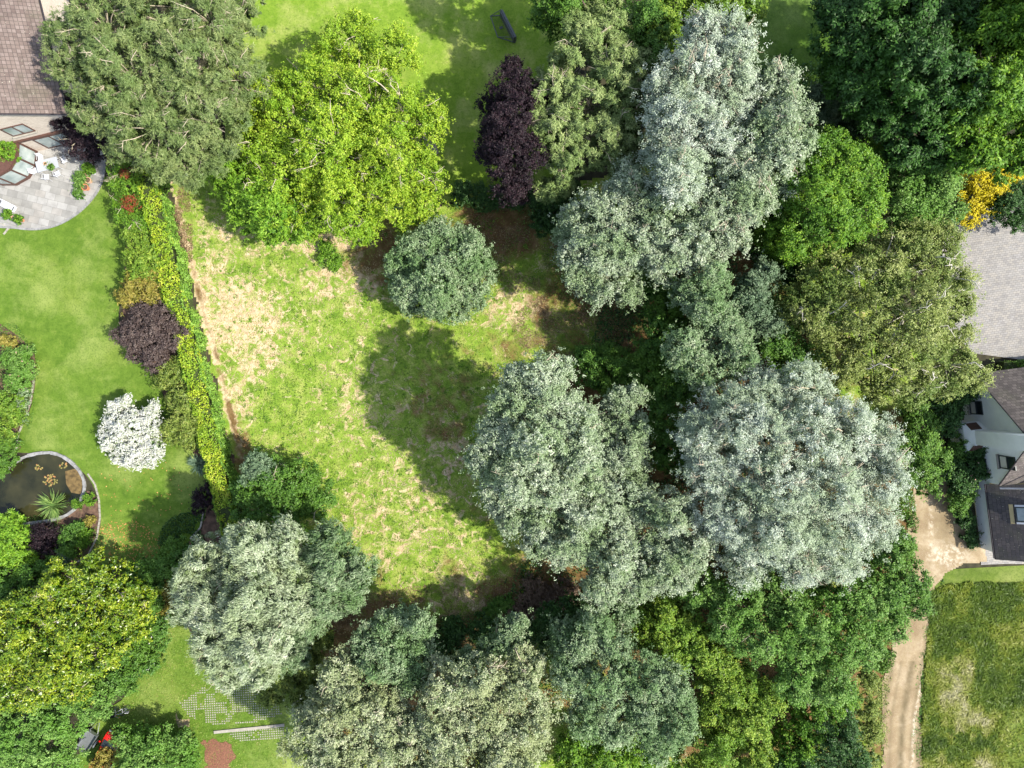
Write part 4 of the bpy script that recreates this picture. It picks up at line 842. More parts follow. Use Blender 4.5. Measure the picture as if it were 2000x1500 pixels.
def tuft(px, py, r, h, label):
    tree('red_photinia', 'shrub', label, 'shrub', [(px, py, r, h)], 'red_leaf')
tuft(252, 398, 15, 2.85, 'red leafed shrub beside the lawn in the hedge border, larger red patch'); tuft(243, 340, 8, 2.9, 'little red leafed shrub at the patio end of the hedge border')
spiky('ornamental_grass', 'tuft of blue-green grass against the lower hedge', 'grass tuft', 392, 905, 22, 420, 'blue_grass', .9)
tree('barberry_shrub', 'shrub', 'dark purple shrub at the lower hedge end', 'shrub', [(405,965,28,1.7),(395,985,22,1.5),(420,940,16,1.5)], 'copper')
tree('plum_tree', 'tree', 'blackish purple tree overhanging the patio in front of the brick house', 'shrub',
     [(140,230,32,5),(170,255,36,5),(190,280,28,4.5),(150,275,32,4.5),(125,200,24,5),(175,300,16,3.5),(115,235,20,4.6)], 'copper', twigs=10)
# beds on the far left
tree('rose_shrub', 'shrub', 'rose bush with pink blooms in the left bed', 'shrub', [(40,720,24,1.3),(30,745,24,1.3),(50,690,18,1.1),(20,700,22,1.3)], 'soft_green', extra=blossoms('pink_petal', 26, .05))
tree('heather_clump', 'shrub', 'small orange-green clump at the top of the left bed', 'shrub', [(15,668,15,.7),(25,672,10,.6)], 'orange_shrub')
tree('spirea_shrub', 'shrub', 'yellow-green bush below the roses on the left edge', 'shrub', [(10,790,30,1.6),(25,815,22,1.5),(5,845,26,1.5)], 'yellow_green')
tree('sage_clump', 'shrub', 'pale grey-green clump along the stone rim of the left bed', 'shrub', [(42,790,14,.7),(40,815,12,.6),(45,770,12,.7)], 'silver_green')
tree('box_shrub', 'shrub', 'green bush between left bed and pond', 'shrub', [(8,890,24,1.4),(20,870,18,1.2),(0,915,18,1.3)], 'mid_green')
spiky('ornamental_grass', 'arching bright green grass clump on the lower pond rim', 'grass tuft', 108, 985, 30, 260, 'iris', 1.1)
tree('maple_shrub', 'shrub', 'dark purple cut-leaf maple below the pond', 'shrub', [(85,1045,28,1.6),(95,1065,22,1.5),(72,1062,18,1.4)], 'copper')
tree('golden_conifer', 'shrub', 'lime green feathery conifer left of the purple maple', 'cypress', [(25,1050,34,2.2),(10,1080,34,2.2),(45,1085,24,1.8),(20,1020,22,1.8)], 'lime_cypress')
tree('box_shrub', 'shrub', 'mixed green bush right of the purple maple', 'shrub', [(135,1050,20,1.1),(150,1030,16,1.0),(130,1075,18,1.1)], 'mid_green')
tree('spirea_shrub', 'shrub', 'vivid green cushion plant at the bed rim right of the purple maple', 'shrub', [(165,1045,15,.8),(160,1060,12,.8)], 'bright_green')
tree('heather_clump', 'shrub', 'small coral-tinted clump above the vivid green cushion plant', 'tiny', [(175,1018,11,.6)], 'orange_shrub')
tree('hosta_clump', 'shrub', 'small green clump by the pond rim above the bed', 'tiny', [(172,975,14,.6),(150,985,10,.6)], 'bright_green')
tree('laurel_shrub', 'shrub', 'dark green bush at the left edge under the magnolia top', 'broad', [(15,1160,34,3),(0,1130,30,2.6),(60,1120,30,2.2),(100,1105,24,1.6)], 'mid_green')
tree('reed_clump', 'shrub', 'straw and green grassy clump right of the magnolia top', 'shrub', [(120,1090,20,1.1),(90,1110,16,1)], 'grey_green')

# hedge: yellow top growth, green side, one long clipped body
def hedge(name, label, line, wpx, h, topmat, sidemat, dens=170):
    pts = [P(*p) for p in line]; root = empty(name, pts[0]); tag(root, label, 'hedge'); T, SD = [], []
    for a, b in zip(pts[:-1], pts[1:]):
        dd = b-a; L = dd.length; u = dd.normalized(); nn = Vector((u.y, -u.x, 0)); W_ = wpx*K*H/2*1.06
        for reg in ('top', 'r', 'l'):
            n = int(L*dens*(2*W_ if reg == 'top' else h))
            s = rng.random(n)*L; 
            if reg == 'top': o_ = rng.uniform(-W_, W_, n); z = h+rng.normal(0, .07, n)
            else:
                sg = -1 if reg == 'r' else 1; o_ = -sg*(W_+rng.normal(0, .06, n)); z = h*rng.random(n)**.8
            x = a.x+u.x*s+nn.x*o_; y = a.y+u.y*s+nn.y*o_
            e = (vnoise(x, y, 1.1, 2)-.5)*.85+(vnoise(x, y, .4, 9)-.5)*.4
            if reg == 'top': z = z+e-.18*(np.abs(o_)/W_)**4
            else: x = x+nn.x*e*-sg*.8; y = y+nn.y*e*-sg*.8
            out = np.tile([0, 0, 1.] if reg == 'top' else [nn.x*-sg, nn.y*-sg, .35], (n, 1))
            (T if reg == 'top' else SD).append((np.stack([x, y, z], 1), out))
    for nm, lst, mt in (('top_growth', T, topmat), ('side_leaves', SD, sidemat)):
        c = np.concatenate([q[0] for q in lst]); o_ = np.concatenate([q[1] for q in lst]); n = len(c)
        cl = vnoise(c[:, 0], c[:, 1], .25, 4)
        leafmesh(nm, c-np.array(pts[0]), o_+rdir(n)*.7, rdir(n), .075*rng.uniform(.7, 1.3, n), .052, cl*.55+rng.random(n)*.45, MAT[mt], root)
    m = MB()
    for a, b in zip(pts[:-1], pts[1:]):
        dd = b-a; c_ = (a+b)/2-pts[0]; m.box((c_.x, c_.y, h*.44), (dd.length, wpx*K*H*.8, h*.86), math.atan2(dd.y, dd.x))
    m.build('inner_branches', MAT['hedge_core'], root)
MAT['hedge_core'] = plain('hedge_core', (.035, .05, .012), .95, var=.5, scale=9)
hedge('clipped_hedge', 'long clipped hedge with yellow top and green side between garden and meadow',
      [(296,322),(318,400),(335,470),(352,545),(370,620),(388,690),(404,760),(421,830),(437,900),(450,960),(462,1010),(470,1050)], 35, 2.1, 'hedge_yellow', 'hedge_green')
hedge('clipped_hedge', 'short low green hedge between paved courtyard and white house',
      [(1945,716),(2060,722)], 22, 1.2, 'yellow_green', 'mid_green', 150)
# climbing plant and shrubs on the white house
tree('climbing_rose', 'shrub', 'rose bush with pale pink blooms against the white house wall', 'shrub', [(1908,905,20,2.4),(1925,920,18,2.6),(1905,930,14,2.2),(1915,885,18,2.4),(1898,885,14,2.2)], 'deep_green', extra=blossoms('pink_petal', 18, .06))
tree('hydrangea_shrub', 'shrub', 'bright green round bush in front of the chimney of the white house', 'shrub', [(1880,868,26,2.2),(1895,860,16,2.1),(1868,880,18,1.9)], 'mid_green')
tree('hydrangea_shrub', 'shrub', 'dark green bush near the white house under the birch tips', 'broad', [(1850,800,34,2.6),(1845,830,30,2.4),(1865,780,26,2.6),(1890,760,22,3)], 'deep_green')
tree('hydrangea_shrub', 'shrub', 'dark green bush between the rose and the track', 'broad', [(1870,925,26,2),(1880,950,24,2),(1860,905,18,1.8)], 'deep_green')
tree('hydrangea_shrub', 'shrub', 'fresh green bush at the foot of the low white wall', 'broad', [(1885,972,24,1.8),(1872,985,20,1.6),(1895,960,18,1.8)], 'mid_green')
tree('ivy_thicket', 'shrub', 'sparse ivy on dark ground beside the lower white wall', 'shrub', [(1890,1020,18,.8),(1895,1045,16,.7),(1880,1000,16,.8),(1900,1060,12,.6)], 'deep_green')
tree('fig_shrub', 'shrub', 'bright leafy climber on the bay roof of the brick house', 'shrub', [(12,290,20,3.4),(3,300,20,3.3),(20,302,14,3.2),(-10,285,24,3.3)], 'bright_green')

# ------------------------------------------------------------ loose grass, leaves on the ground (nobody could count them)
def tufts(name, label, n, x0, y0, x1, y1, poly, mat, L, tintf, lean=.5, z0=0.02):
    u = rng.uniform(x0, x1, n); v = rng.uniform(y0, y1, n); k = inpoly(u, v, poly); u, v = u[k], v[k]; t = tintf(u, v)
    k = ~np.isnan(t); u, v, t = u[k], v[k], t[k]; n = len(u)
    x = (u-1000)*K*H; y = -(v-750)*K*H; ang = vnoise(x, y, 2.5, 6)*9+rng.normal(0, .9, n)
    dd = np.stack([np.cos(ang), np.sin(ang), rng.uniform(.25, 1.1, n)*lean], 1); s = L*rng.uniform(.5, 1.4, n)
    c = np.stack([x, y, np.full(n, z0)], 1)+dd*s[:, None]*np.array([.5, .5, .9])
    nr = rdir(n)*.5+np.array([0, 0, .8]); o = leafmesh(name, c, nr, dd, s, s*.13+.012, t, MAT[mat], None, fold=.1)
    tag(o, label, 'grass', kind='stuff')
mpoly = [(335, 350), (560, 380), (700, 470), (900, 400), (1060, 400), (1300, 560), (1270, 700), (1000, 760), (960, 960), (1100, 1120), (1150, 1200), (900, 1260), (650, 1290), (640, 1100), (640, 960), (480, 900)]
def t_meadow(u, v):
    b = f_bare(u, v); dr = f_dry(u, v); n = vnoise(u, v, 26, 1)*.6+vnoise(u, v, 9, 2)*.4
    t = np.clip((n-.5)*1.5+.15+dr*.95, 0.02, 1)*.75+rng.random(len(u))*.25
    return np.where(rng.random(len(u)) < b*.85, np.nan, t)
tufts('meadow_grass', 'mixed green and straw-coloured rough grass across the open meadow', 150000, 320, 340, 1310, 1300, mpoly, 'grass_blades', .10, t_meadow)
rp = [(1815, 1155), (1850, 1140), (2080, 1135), (2080, 1600), (1800, 1600), (1800, 1400), (1806, 1290)]
def t_rough(u, v):
    n = vnoise(u, v, 45, 1)*.6+vnoise(u, v, 14, 2)*.4; mown = np.clip((u-1930)/40, 0, 1)*np.clip((v-1340)/60, 0, 1)
    straw = blob(u, v, [(1880, 1330, 60, 90, .36), (1890, 1450, 90, 70, .4), (1830, 1250, 30, 60, .25), (1990, 1170, 60, 20, .15)])
    t = np.clip(-.12+n*.95+straw*np.clip((n-.30)*3.5, 0, 1)*1.1+.25*(vnoise(u, v, 7, 4)-.5), 0, 1)*.85+rng.random(len(u))*.15
    return np.where((rng.random(len(u)) < mown*.9), np.nan, t)
tufts('long_grass', 'long windblown grass with straw heads right of the sandy track', 110000, 1795, 1110, 2080, 1590, rp, 'rough_blades', .20, t_rough, lean=.7)
gp = [(250, 1200), (340, 1190), (420, 1300), (560, 1340), (560, 1500), (190, 1500), (200, 1420), (260, 1340)]
tufts('yard_grass', 'short grass growing around the grid paving in the lower left yard', 16000, 200, 1190, 560, 1500, gp, 'grass_blades', .07, lambda u, v: .15+.35*vnoise(u, v, 22, 3)+rng.random(len(u))*.25, z0=.07)
n = 420; x, y = scatter_px(n, 245, 1060, 70, 45); n2 = 90; x2, y2 = scatter_px(n2, 265, 960, 110, 70); x = np.concatenate([x, x2]); y = np.concatenate([y, y2]); n += n2
u_, v_ = topix(x, y); k = inpoly(u_, v_, [(196, 900), (400, 900), (395, 1030), (330, 1110), (170, 1110), (196, 1030)]); x, y = x[k], y[k]; n = len(x)
o = leafmesh('fallen_leaves', np.stack([x, y, np.full(n, .03)+rng.random(n)*.03], 1), rdir(n)*.35+np.array([0, 0, 1]), rdir(n), .085*rng.uniform(.6, 1.2, n), .045, rng.random(n), MAT['fallen'], None)
tag(o, 'orange fallen magnolia leaves strewn over the lower garden lawn', 'leaves', kind='stuff')
# undergrowth carpets under the trees
def carpet(label, n, cx, cy, rx, ry, mat, L=.09, z=.3):
    x, y = scatter_px(n, cx, cy, rx, ry); k = vnoise(x, y, 1.2, 7) > .38; x, y = x[k], y[k]; m_ = len(x)
    o = leafmesh('undergrowth', np.stack([x, y, .03+rng.random(m_)**2*z*vnoise(x, y, .8, 4)*1.6], 1), rdir(m_)*.8+np.array([0, 0, .8]), rdir(m_), L*rng.uniform(.6, 1.3, m_), L*.6, rng.random(m_), MAT[mat], None)
    tag(o, label, 'undergrowth', kind='stuff')
carpet('low weeds on the brown shaded ground right of the round willow', 5000, 1020, 470, 110, 80, 'mid_green', .06, .1)
carpet('green weeds at the shaded right end of the meadow', 8000, 1170, 610, 120, 90, 'mid_green', .06, .15)
carpet('dark ground cover beneath the silver poplars', 26000, 1400, 720, 250, 260, 'deep_green', .12, .9)
carpet('dark ground cover beneath the shaded trees at the upper right', 26000, 1640, 330, 260, 250, 'deep_green', .12, .9)
carpet('leafy ground cover beneath the trees along the bottom', 24000, 1300, 1230, 350, 220, 'deep_green', .12, .9)
def weeds(label, n, x0, y0, x1, y1, poly, mat):
    u = rng.uniform(x0, x1, n); v = rng.uniform(y0, y1, n); k = inpoly(u, v, poly) & (vnoise(u, v, 40, 5) > .42); u, v = u[k], v[k]; x = (u-1000)*K*H; y = -(v-750)*K*H
    sz = rng.uniform(.08, .35, len(x))*(.5+rng.random(len(x))**2); i = np.repeat(np.arange(len(x)), 26); m_ = len(i); a = rng.uniform(0, 2*np.pi, m_); r = np.sqrt(rng.random(m_))*sz[i]
    c = np.stack([x[i]+np.cos(a)*r, y[i]+np.sin(a)*r, .04+rng.random(m_)*sz[i]*.25], 1); t = np.stack([np.cos(a), np.sin(a), .5+0*a], 1)
    tag(leafmesh('weeds', c, rdir(m_)*.5+np.array([0, 0, .8]), t, .07*rng.uniform(.6, 1.3, m_), .032, rng.random(m_), MAT[mat], None), label, 'weeds', kind='stuff')
weeds('grass and weeds creeping over both edges of the sandy track', 2600, 1700, 1100, 1850, 1560, [(1800, 1110), (1850, 1110), (1836, 1150), (1818, 1240), (1806, 1300), (1798, 1400), (1808, 1560), (1788, 1560), (1784, 1400), (1794, 1290), (1808, 1200)], 'mid_green')
weeds('low weeds spilling from the thicket onto the left side of the track', 2600, 1680, 1180, 1800, 1560, [(1750, 1200), (1772, 1200), (1752, 1270), (1734, 1340), (1732, 1560), (1690, 1560), (1700, 1330)], 'juniper')
def litter(label, n, cx, cy, rx, ry):
    x, y = scatter_px(n, cx, cy, rx, ry); k = vnoise(x, y, 1.6, 2) > .35; x, y = x[k], y[k]; m_ = len(x)
    o = leafmesh('leaf_litter', np.stack([x, y, .05+rng.random(m_)*.03], 1), rdir(m_)*.3+np.array([0, 0, 1]), rdir(m_)*np.array([1, 1, .1]), np.where(rng.random(m_) < .04, .3, .06)*rng.uniform(.6, 1.3, m_), .022, rng.random(m_), MAT['litter'], None)
    tag(o, label, 'leaf litter', kind='stuff')
lm('litter', [(0.05, (.06, .04, .02)), (.5, (.16, .10, .05)), (.95, (.34, .24, .13))], trans=.05)
litter('brown twigs and dead leaves on the shaded upper right end of the meadow', 12000, 1030, 480, 150, 90)
litter('dead leaves and twigs beneath the trees at the right end of the meadow', 12000, 1150, 640, 150, 80)
litter('dead leaves and twigs along the lower rim of the meadow', 14000, 900, 1210, 260, 70)
litter('straw and dry leaf litter on the trodden strip by the hedge', 5000, 355, 470, 22, 130)
carpet('nettles and grass at the left side of the track junction', 5000, 1765, 1030, 24, 95, 'mid_green', .09, .5)
carpet('nettles and grass left of the lower track', 4000, 1722, 1255, 24, 60, 'mid_green', .09, .5)
weeds('leafy green weeds dotted over the open meadow', 900, 330, 350, 1250, 1220, mpoly, 'bright_green')
carpet('ivy and weeds at the lower shaded rim of the meadow', 7000, 950, 1235, 130, 40, 'mid_green', .07, .3)
carpet('weeds between the left beds and the pond', 6000, 20, 760, 50, 130, 'mid_green', .06, .2)
carpet('low plants in the bed below the pond', 5000, 90, 1060, 110, 55, 'mid_green', .06, .2)
carpet('ground cover in the bed between lawn and pale willow', 5000, 370, 1060, 60, 60, 'deep_green', .08, .3)

# garden bed soil and its stone rims
sheet('bed', [(-60, 625), (10, 640), (55, 675), (70, 712), (64, 780), (38, 850), (34, 885), (-60, 960)], .010, MAT['bed_soil'], 4)
sheet('bed', [(-60, 1000), (110, 1000), (165, 960), (188, 975), (196, 1030), (165, 1100), (120, 1130), (-60, 1140)], .014, MAT['bed_soil'], 4)
sheet('bed', [(205, 305), (300, 305), (470, 940), (470, 1090), (330, 1100), (345, 1085), (395, 1030), (412, 960), (385, 895), (330, 795), (300, 725), (240, 640), (240, 560), (247, 470), (228, 380)], .010, MAT['bed_soil'], 0)
def rim(label, line):
    m = MB(); p = [P(*q) for q in line]
    for a, b in zip(p[:-1], p[1:]):
        dd = b-a; n_ = max(1, int(dd.length/.35))
        for k in range(n_):
            c_ = a+dd*((k+.5)/n_); m.box((c_.x, c_.y, .05), (dd.length/n_*.93, .13, .1+rng.uniform(0, .02)), math.atan2(dd.y, dd.x)+rng.uniform(-.05, .05))
    tag(m.build('bed_edging', MAT['concrete'], bevel=.015), label, 'edging')
rim('pale stone rim of the rose bed beside the garden lawn', [(67, 712), (66, 750), (60, 785), (48, 820), (36, 850), (33, 880)])
rim('curved pale stone rim of the bed below the pond', [(172, 925), (186, 945), (194, 975), (196, 1010), (190, 1050), (172, 1085), (150, 1098)])
rim('pale stone rim at the lower right corner of the garden lawn', [(398, 1000), (392, 1030), (372, 1052)])
rim('short pale stone rim at the lower left end of the patio', [(-20, 432), (5, 438), (18, 445), (8, 458)])

# ------------------------------------------------------------ patio things
def chair(parent_loc, rz, label):
    r_ = empty('garden_chair', parent_loc, rz); tag(r_, label, 'chair', 'white garden chairs round the patio table')
    m = MB(); [m.box((x_, 0, .44), (.06, .46, .03)) for x_ in (-.2, -.12, -.04, .04, .12, .2)]; m.box((0, .2, .425), (.46, .05, .03)); m.box((0, -.2, .425), (.46, .05, .03)); m.build('seat', MAT['white_paint'], r_, bevel=.01)
    m = MB(); m.box((0, -.25, .72), (.46, .03, .42), rx=R(10)); m.build('backrest', MAT['white_paint'], r_, bevel=.01)
    for sx in (-1, 1):
        for sy in (-1, 1):
            m = MB(); m.tube([(sx*.2, sy*.2, .43), (sx*.24, sy*.27, 0)], .016, 6); m.build('leg', MAT['white_paint'], r_)
        m = MB(); m.tube([(sx*.24, -.25, .66), (sx*.25, .18, .66), (sx*.24, .2, .45)], .018, 6); m.build('armrest', MAT['white_paint'], r_)
tc_ = P(104, 327); tc_.z = .105; TR = R(14)
MAT['table_grey'] = plain('table_grey', (.36, .38, .42), .4, var=.04)
tb = empty('garden_table', tc_, TR); tag(tb, 'white rectangular garden table on the patio', 'table')
m = MB(); m.box((0, 0, .73), (2.0, 1.0, .035)); m.build('tabletop', MAT['table_grey'], tb, bevel=.01)
for sx in (-1, 1):
    for sy in (-1, 1): m = MB(); m.tube([(sx*.9, sy*.42, 0), (sx*.9, sy*.42, .72)], .025, 6); m.build('leg', MAT['white_paint'], tb)
M2 = Matrix.Translation(tc_) @ Matrix.Rotation(TR, 4, 'Z')
for (x, y, rz, lb) in ((-.6, .85, 175, 'white chair at the wall side of the patio table'), (-1.45, -.15, -80, 'white chair at the left end of the patio table'), (1.45, .15, 98, 'white chair at the right end of the patio table'),
                       (-.5, -.95, -12, 'white chair on the lawn side of the table, left one'), (.55, -.9, 8, 'white chair on the lawn side of the table, right one')):
    p = M2 @ Vector((x, y, 0)); chair(p, TR+R(rz), lb)
def pot(px, py, r, h, mat, label, z=.105, lean=None):
    c_ = P(px, py); c_.z = z; o = empty('plant_pot', c_); tag(o, label, 'pot')
    m = MB(); m.lathe([(0, 0), (r*.7, 0), (r, h), (r*1.1, h), (r*1.1, h-.05), (r*1.12, h+.02), (r*.92, h+.02), (r*.9, h-.06), (0, h-.06)], n=20); m.build('bowl', MAT[mat], o, smooth=False)
    m = MB(); m.lathe([(r*.88, h-.05), (0, h-.03)], n=16); m.build('soil', MAT['bed_soil'], o); return c_, h
bx_ = pot(102, 326, .14, .13, 'pot_pale', 'small pale pot on the garden table', z=.855)
pot(178, 355, .26, .42, 'pot_pale', 'empty pale terracotta pot near the patio rim, upper of two'); pot(173, 369, .28, .45, 'terracotta', 'terracotta pot with a pale rim near the patio rim, lower of two')
pot(170, 345, .16, .3, 'pot_pale', 'small pot beside the pale terracotta pot'); pot(187, 340, .15, .25, 'white_paint', 'small white and pink pot at the right patio rim')
pot(24, 424, .24, .55, 'pot_pale', 'pale pot of a clipped ball bush at the lower left of the patio'); pot(46, 431, .24, .55, 'terracotta', 'terracotta pot of a clipped ball bush beside the pale pot')
tree('topiary_ball', 'shrub', 'clipped green ball bush in the pale pot, left of two', 'tiny', [(12, 418, 10, 1.1)], 'bright_green', girth=.03)
tree('topiary_ball', 'shrub', 'clipped green ball bush in the terracotta pot, right of two', 'tiny', [(34, 427, 10, 1.1)], 'bright_green', girth=.03)
tree('patio_plant', 'shrub', 'bright green potted bush at the upper right of the patio', 'tiny', [(171, 327, 12, 1.0), (176, 332, 8, .8)], 'bright_green')
tree('patio_plant', 'shrub', 'loose light green plant left of the terracotta pots', 'tiny', [(157, 345, 12, .8), (150, 350, 8, .7)], 'soft_green')
tree('patio_plant', 'shrub', 'middle low grassy plant left of the terracotta pots', 'tiny', [(154, 363, 10, .6), (162, 360, 7, .6)], 'soft_green')
tree('patio_plant', 'shrub', 'lowest green plant with white flowers on the patio', 'tiny', [(152, 379, 11, .7)], 'mid_green', extra=blossoms('white_petal', 6, .05))
tree('patio_plant', 'shrub', 'tiny green plant in the pot on the garden table', 'tiny', [(99, 325, 5, 1.12)], 'soft_green', girth=.01)
lo = P(19, 403); lo.z = .105; r_ = empty('sun_lounger', lo, R(-28)); tag(r_, 'white plastic sun lounger lying on the patio', 'sun lounger')
m = MB(); pr = [(-.95, -.28), (.75, -.33), (.93, -.24), (.98, 0), (.93, .24), (.75, .33), (-.95, .28)]; m.prism(pr, .28, .36, bottom=True); m.build('seat', MAT['white_paint'], r_, bevel=.03)
m = MB()
for s in (-1, 1): m.tube([(-.92, s*.26, .40), (.7, s*.31, .40), (.9, s*.2, .40)], .03, 6)
m.build('side_rail', MAT['white_paint'], r_)
m = MB(); m.box((-.68, 0, .366), (.34, .36, .012)); m.box((.72, 0, .366), (.1, .42, .012)); m.build('opening', MAT['goal_grey'], r_)
for sx in (-.75, .7):
    for sy in (-.24, .24): m = MB(); m.box((sx, sy, .14), (.09, .05, .28)); m.build('leg', MAT['white_paint'], r_)

# ------------------------------------------------------------ goal on the north lawn
A, B_, C1, D1 = P(958, 32), P(972, 73), P(1006, 84), P(979, 31)
for q in (A, B_, C1, D1): q.z = .07
r_ = empty('training_goal', (A+C1)/2); tag(r_, 'dark portable football goal with net on the north lawn', 'goal'); o0 = r_.location.copy(); L_ = lambda p, z=0: Vector(p)-o0+Vector((0, 0, z))
m = MB(); m.tube([L_(D1), L_(A), L_(B_), L_(C1)], .05, 8); m.tube([L_(A), L_(D1, .0)], .05, 8); m.build('base_frame', MAT['goal_grey'], r_)
hh = 1.0; m = MB(); top0, top1 = L_(D1, hh), L_(C1, hh); m.tube([L_(D1), top0, top1, L_(C1)], .05, 8); m.tube([L_(A), top0], .03, 6); m.tube([L_(B_), top1], .03, 6); m.build('front_frame', MAT['goal_grey'], r_)
m = MB(); dd = (top1-top0); cc = (L_(D1, .5)+L_(C1, .5))/2; m.box(cc, (dd.length*.97, .32, .86), math.atan2(dd.y, dd.x)); m.build('rebound_board', MAT['goal_grey'], r_)
m = MB(); a0, a1 = L_(A), L_(B_)
for k in range(1, 14): s = k/14; m.tube([a0.lerp(a1, s), top0.lerp(top1, s)], .006, 3)
for k in range(1, 9): s = k/9; m.tube([a0.lerp(top0, s), a1.lerp(top1, s)], .006, 3)
m.build('net', MAT['net'], r_)
m = MB(); c_ = (a0+a1+L_(C1)+L_(D1))/4; m.box((c_.x, c_.y, .03), (.22, .32, .04), R(-70)); m.build('ground_weight', MAT['goal_grey'], r_)

# ------------------------------------------------------------ lower left yard
m = MB(); ax, ay = P(350, 1420), P(548, 1330); sp_ = .165
def gridpave(label, poly, ang):
    xs = [P(*p) for p in poly]; wp = [(p.x, p.y) for p in xs]; cx = sum(p[0] for p in wp)/len(wp); cy = sum(p[1] for p in wp)/len(wp)
    n = 60; i, j = np.meshgrid(np.arange(-n, n), np.arange(-n, n)); i = i.ravel(); j = j.ravel()
    x = cx+(i*math.cos(ang)-j*math.sin(ang))*.21; y = cy+(i*math.sin(ang)+j*math.cos(ang))*.21
    k = inpoly(x, y, wp) & (vnoise(x, y, .9, 3)+rng.normal(0, .04, len(x)) > .34); m = MB()
    for a, b in zip(x[k], y[k]): m.box((a, b, .075), (.11, .11, .03), ang)
    return tag(m.build('paving', MAT['concrete']), kind='structure')
gridpave('grid of pale paving studs grown through with grass below the pale willow', [(352, 1372), (400, 1340), (470, 1330), (545, 1345), (550, 1395), (500, 1410), (420, 1415), (370, 1400)], R(3))
gridpave('lower strip of grid paving under the concrete kerb', [(440, 1428), (555, 1420), (555, 1440), (470, 1448)], R(4))
kp = MB(); a, b = P(419, 1429), P(556, 1415); dd = b-a; c_ = (a+b)/2; kp.box((c_.x, c_.y, .10), (dd.length, .26, .12), math.atan2(dd.y, dd.x)); tag(kp.build('kerb', MAT['concrete'], bevel=.02), 'straight pale concrete kerb beside the grid paving', 'kerb')
MAT['mulch'] = plain('mulch', (.17, .075, .045), .95, var=.5, scale=9)
gridsheet('mulch_bed', [(400, 1446), (430, 1440), (458, 1460), (455, 1500), (462, 1560), (400, 1560)], .075, MAT['mulch'], .08, rag=.45, relief=.04)
gridsheet('mud_patch', [(345, 1390), (352, 1405), (370, 1403), (370, 1418), (348, 1420)], .075, MAT['track'], .06, rag=.1)
# bicycle leaning over, seen from above
def wheel(parent, c, r, name='wheel'):
    m = MB(); m.tube([(c[0]+r*math.cos(a), c[1], c[2]+r*math.sin(a)) for a in [2*math.pi*k/28 for k in range(29)]], .022, 6); w_ = m.build(name, MAT['black'], parent)
    m = MB()
    for k in range(14): a = 2*math.pi*k/14; m.tube([c, (c[0]+r*math.cos(a), c[1], c[2]+r*math.sin(a))], .004, 3)
    m.tube([(c[0], c[1]-.05, c[2]), (c[0], c[1]+.05, c[2])], .03, 8); m.build('spokes', MAT['grey_metal'], w_)
bk = empty('bicycle', P(240, 1377)+Vector((0, 0, .08))); bk.rotation_euler = (R(-48), 0, R(185)); tag(bk, 'bicycle with a black front basket leaning over on the lower left grass', 'bicycle')
wheel(bk, (-.5, 0, .34), .33); wheel(bk, (.55, 0, .34), .33)
m = MB(); bb = Vector((-.08, 0, .3)); st_ = Vector((-.22, 0, .72)); hd = Vector((.4, 0, .80)); hb = Vector((.44, 0, .62))
for q in ((bb, st_), (st_, hd), (bb, hb), (hd, hb), (bb, (-.5, 0, .34)), (st_, (-.5, 0, .34)), (hb, (.55, 0, .34))): m.tube([q[0], q[1]], .022, 6)
m.build('frame', MAT['white_paint'], bk)
m = MB(); m.tube([hd, hd+Vector((-.02, 0, .12))], .018, 6); m.tube([(.2, -.30, .95), (.36, -.24, .93), (.40, 0, .92), (.36, .24, .93), (.2, .30, .95)], .016, 6); hbo = m.build('handlebar', MAT['grey_metal'], bk)
for s in (-1, 1): m = MB(); m.tube([(.2, s*.30, .95), (.08, s*.31, .96)], .024, 6); m.build('grip', MAT['orange'], hbo)
m = MB(); m.tube([st_, st_+Vector((-.03, 0, .14))], .016, 6); m.box((-.27, 0, .88), (.28, .17, .05)); m.build('saddle', MAT['black'], bk)
m = MB(); 
for s in (-1, 1): m.box((.66, s*.17, .86), (.34, .015, .24)); m.box((.66+s*.17, 0, .86), (.015, .34, .24))
m.box((.66, 0, .75), (.34, .34, .012)); m.build('basket', MAT['black'], bk)
m = MB(); m.box((-.58, 0, .72), (.34, .16, .02)); m.box((-.58, .12, .62), (.26, .06, .2)); m.build('carrier', MAT['white_paint'], bk)

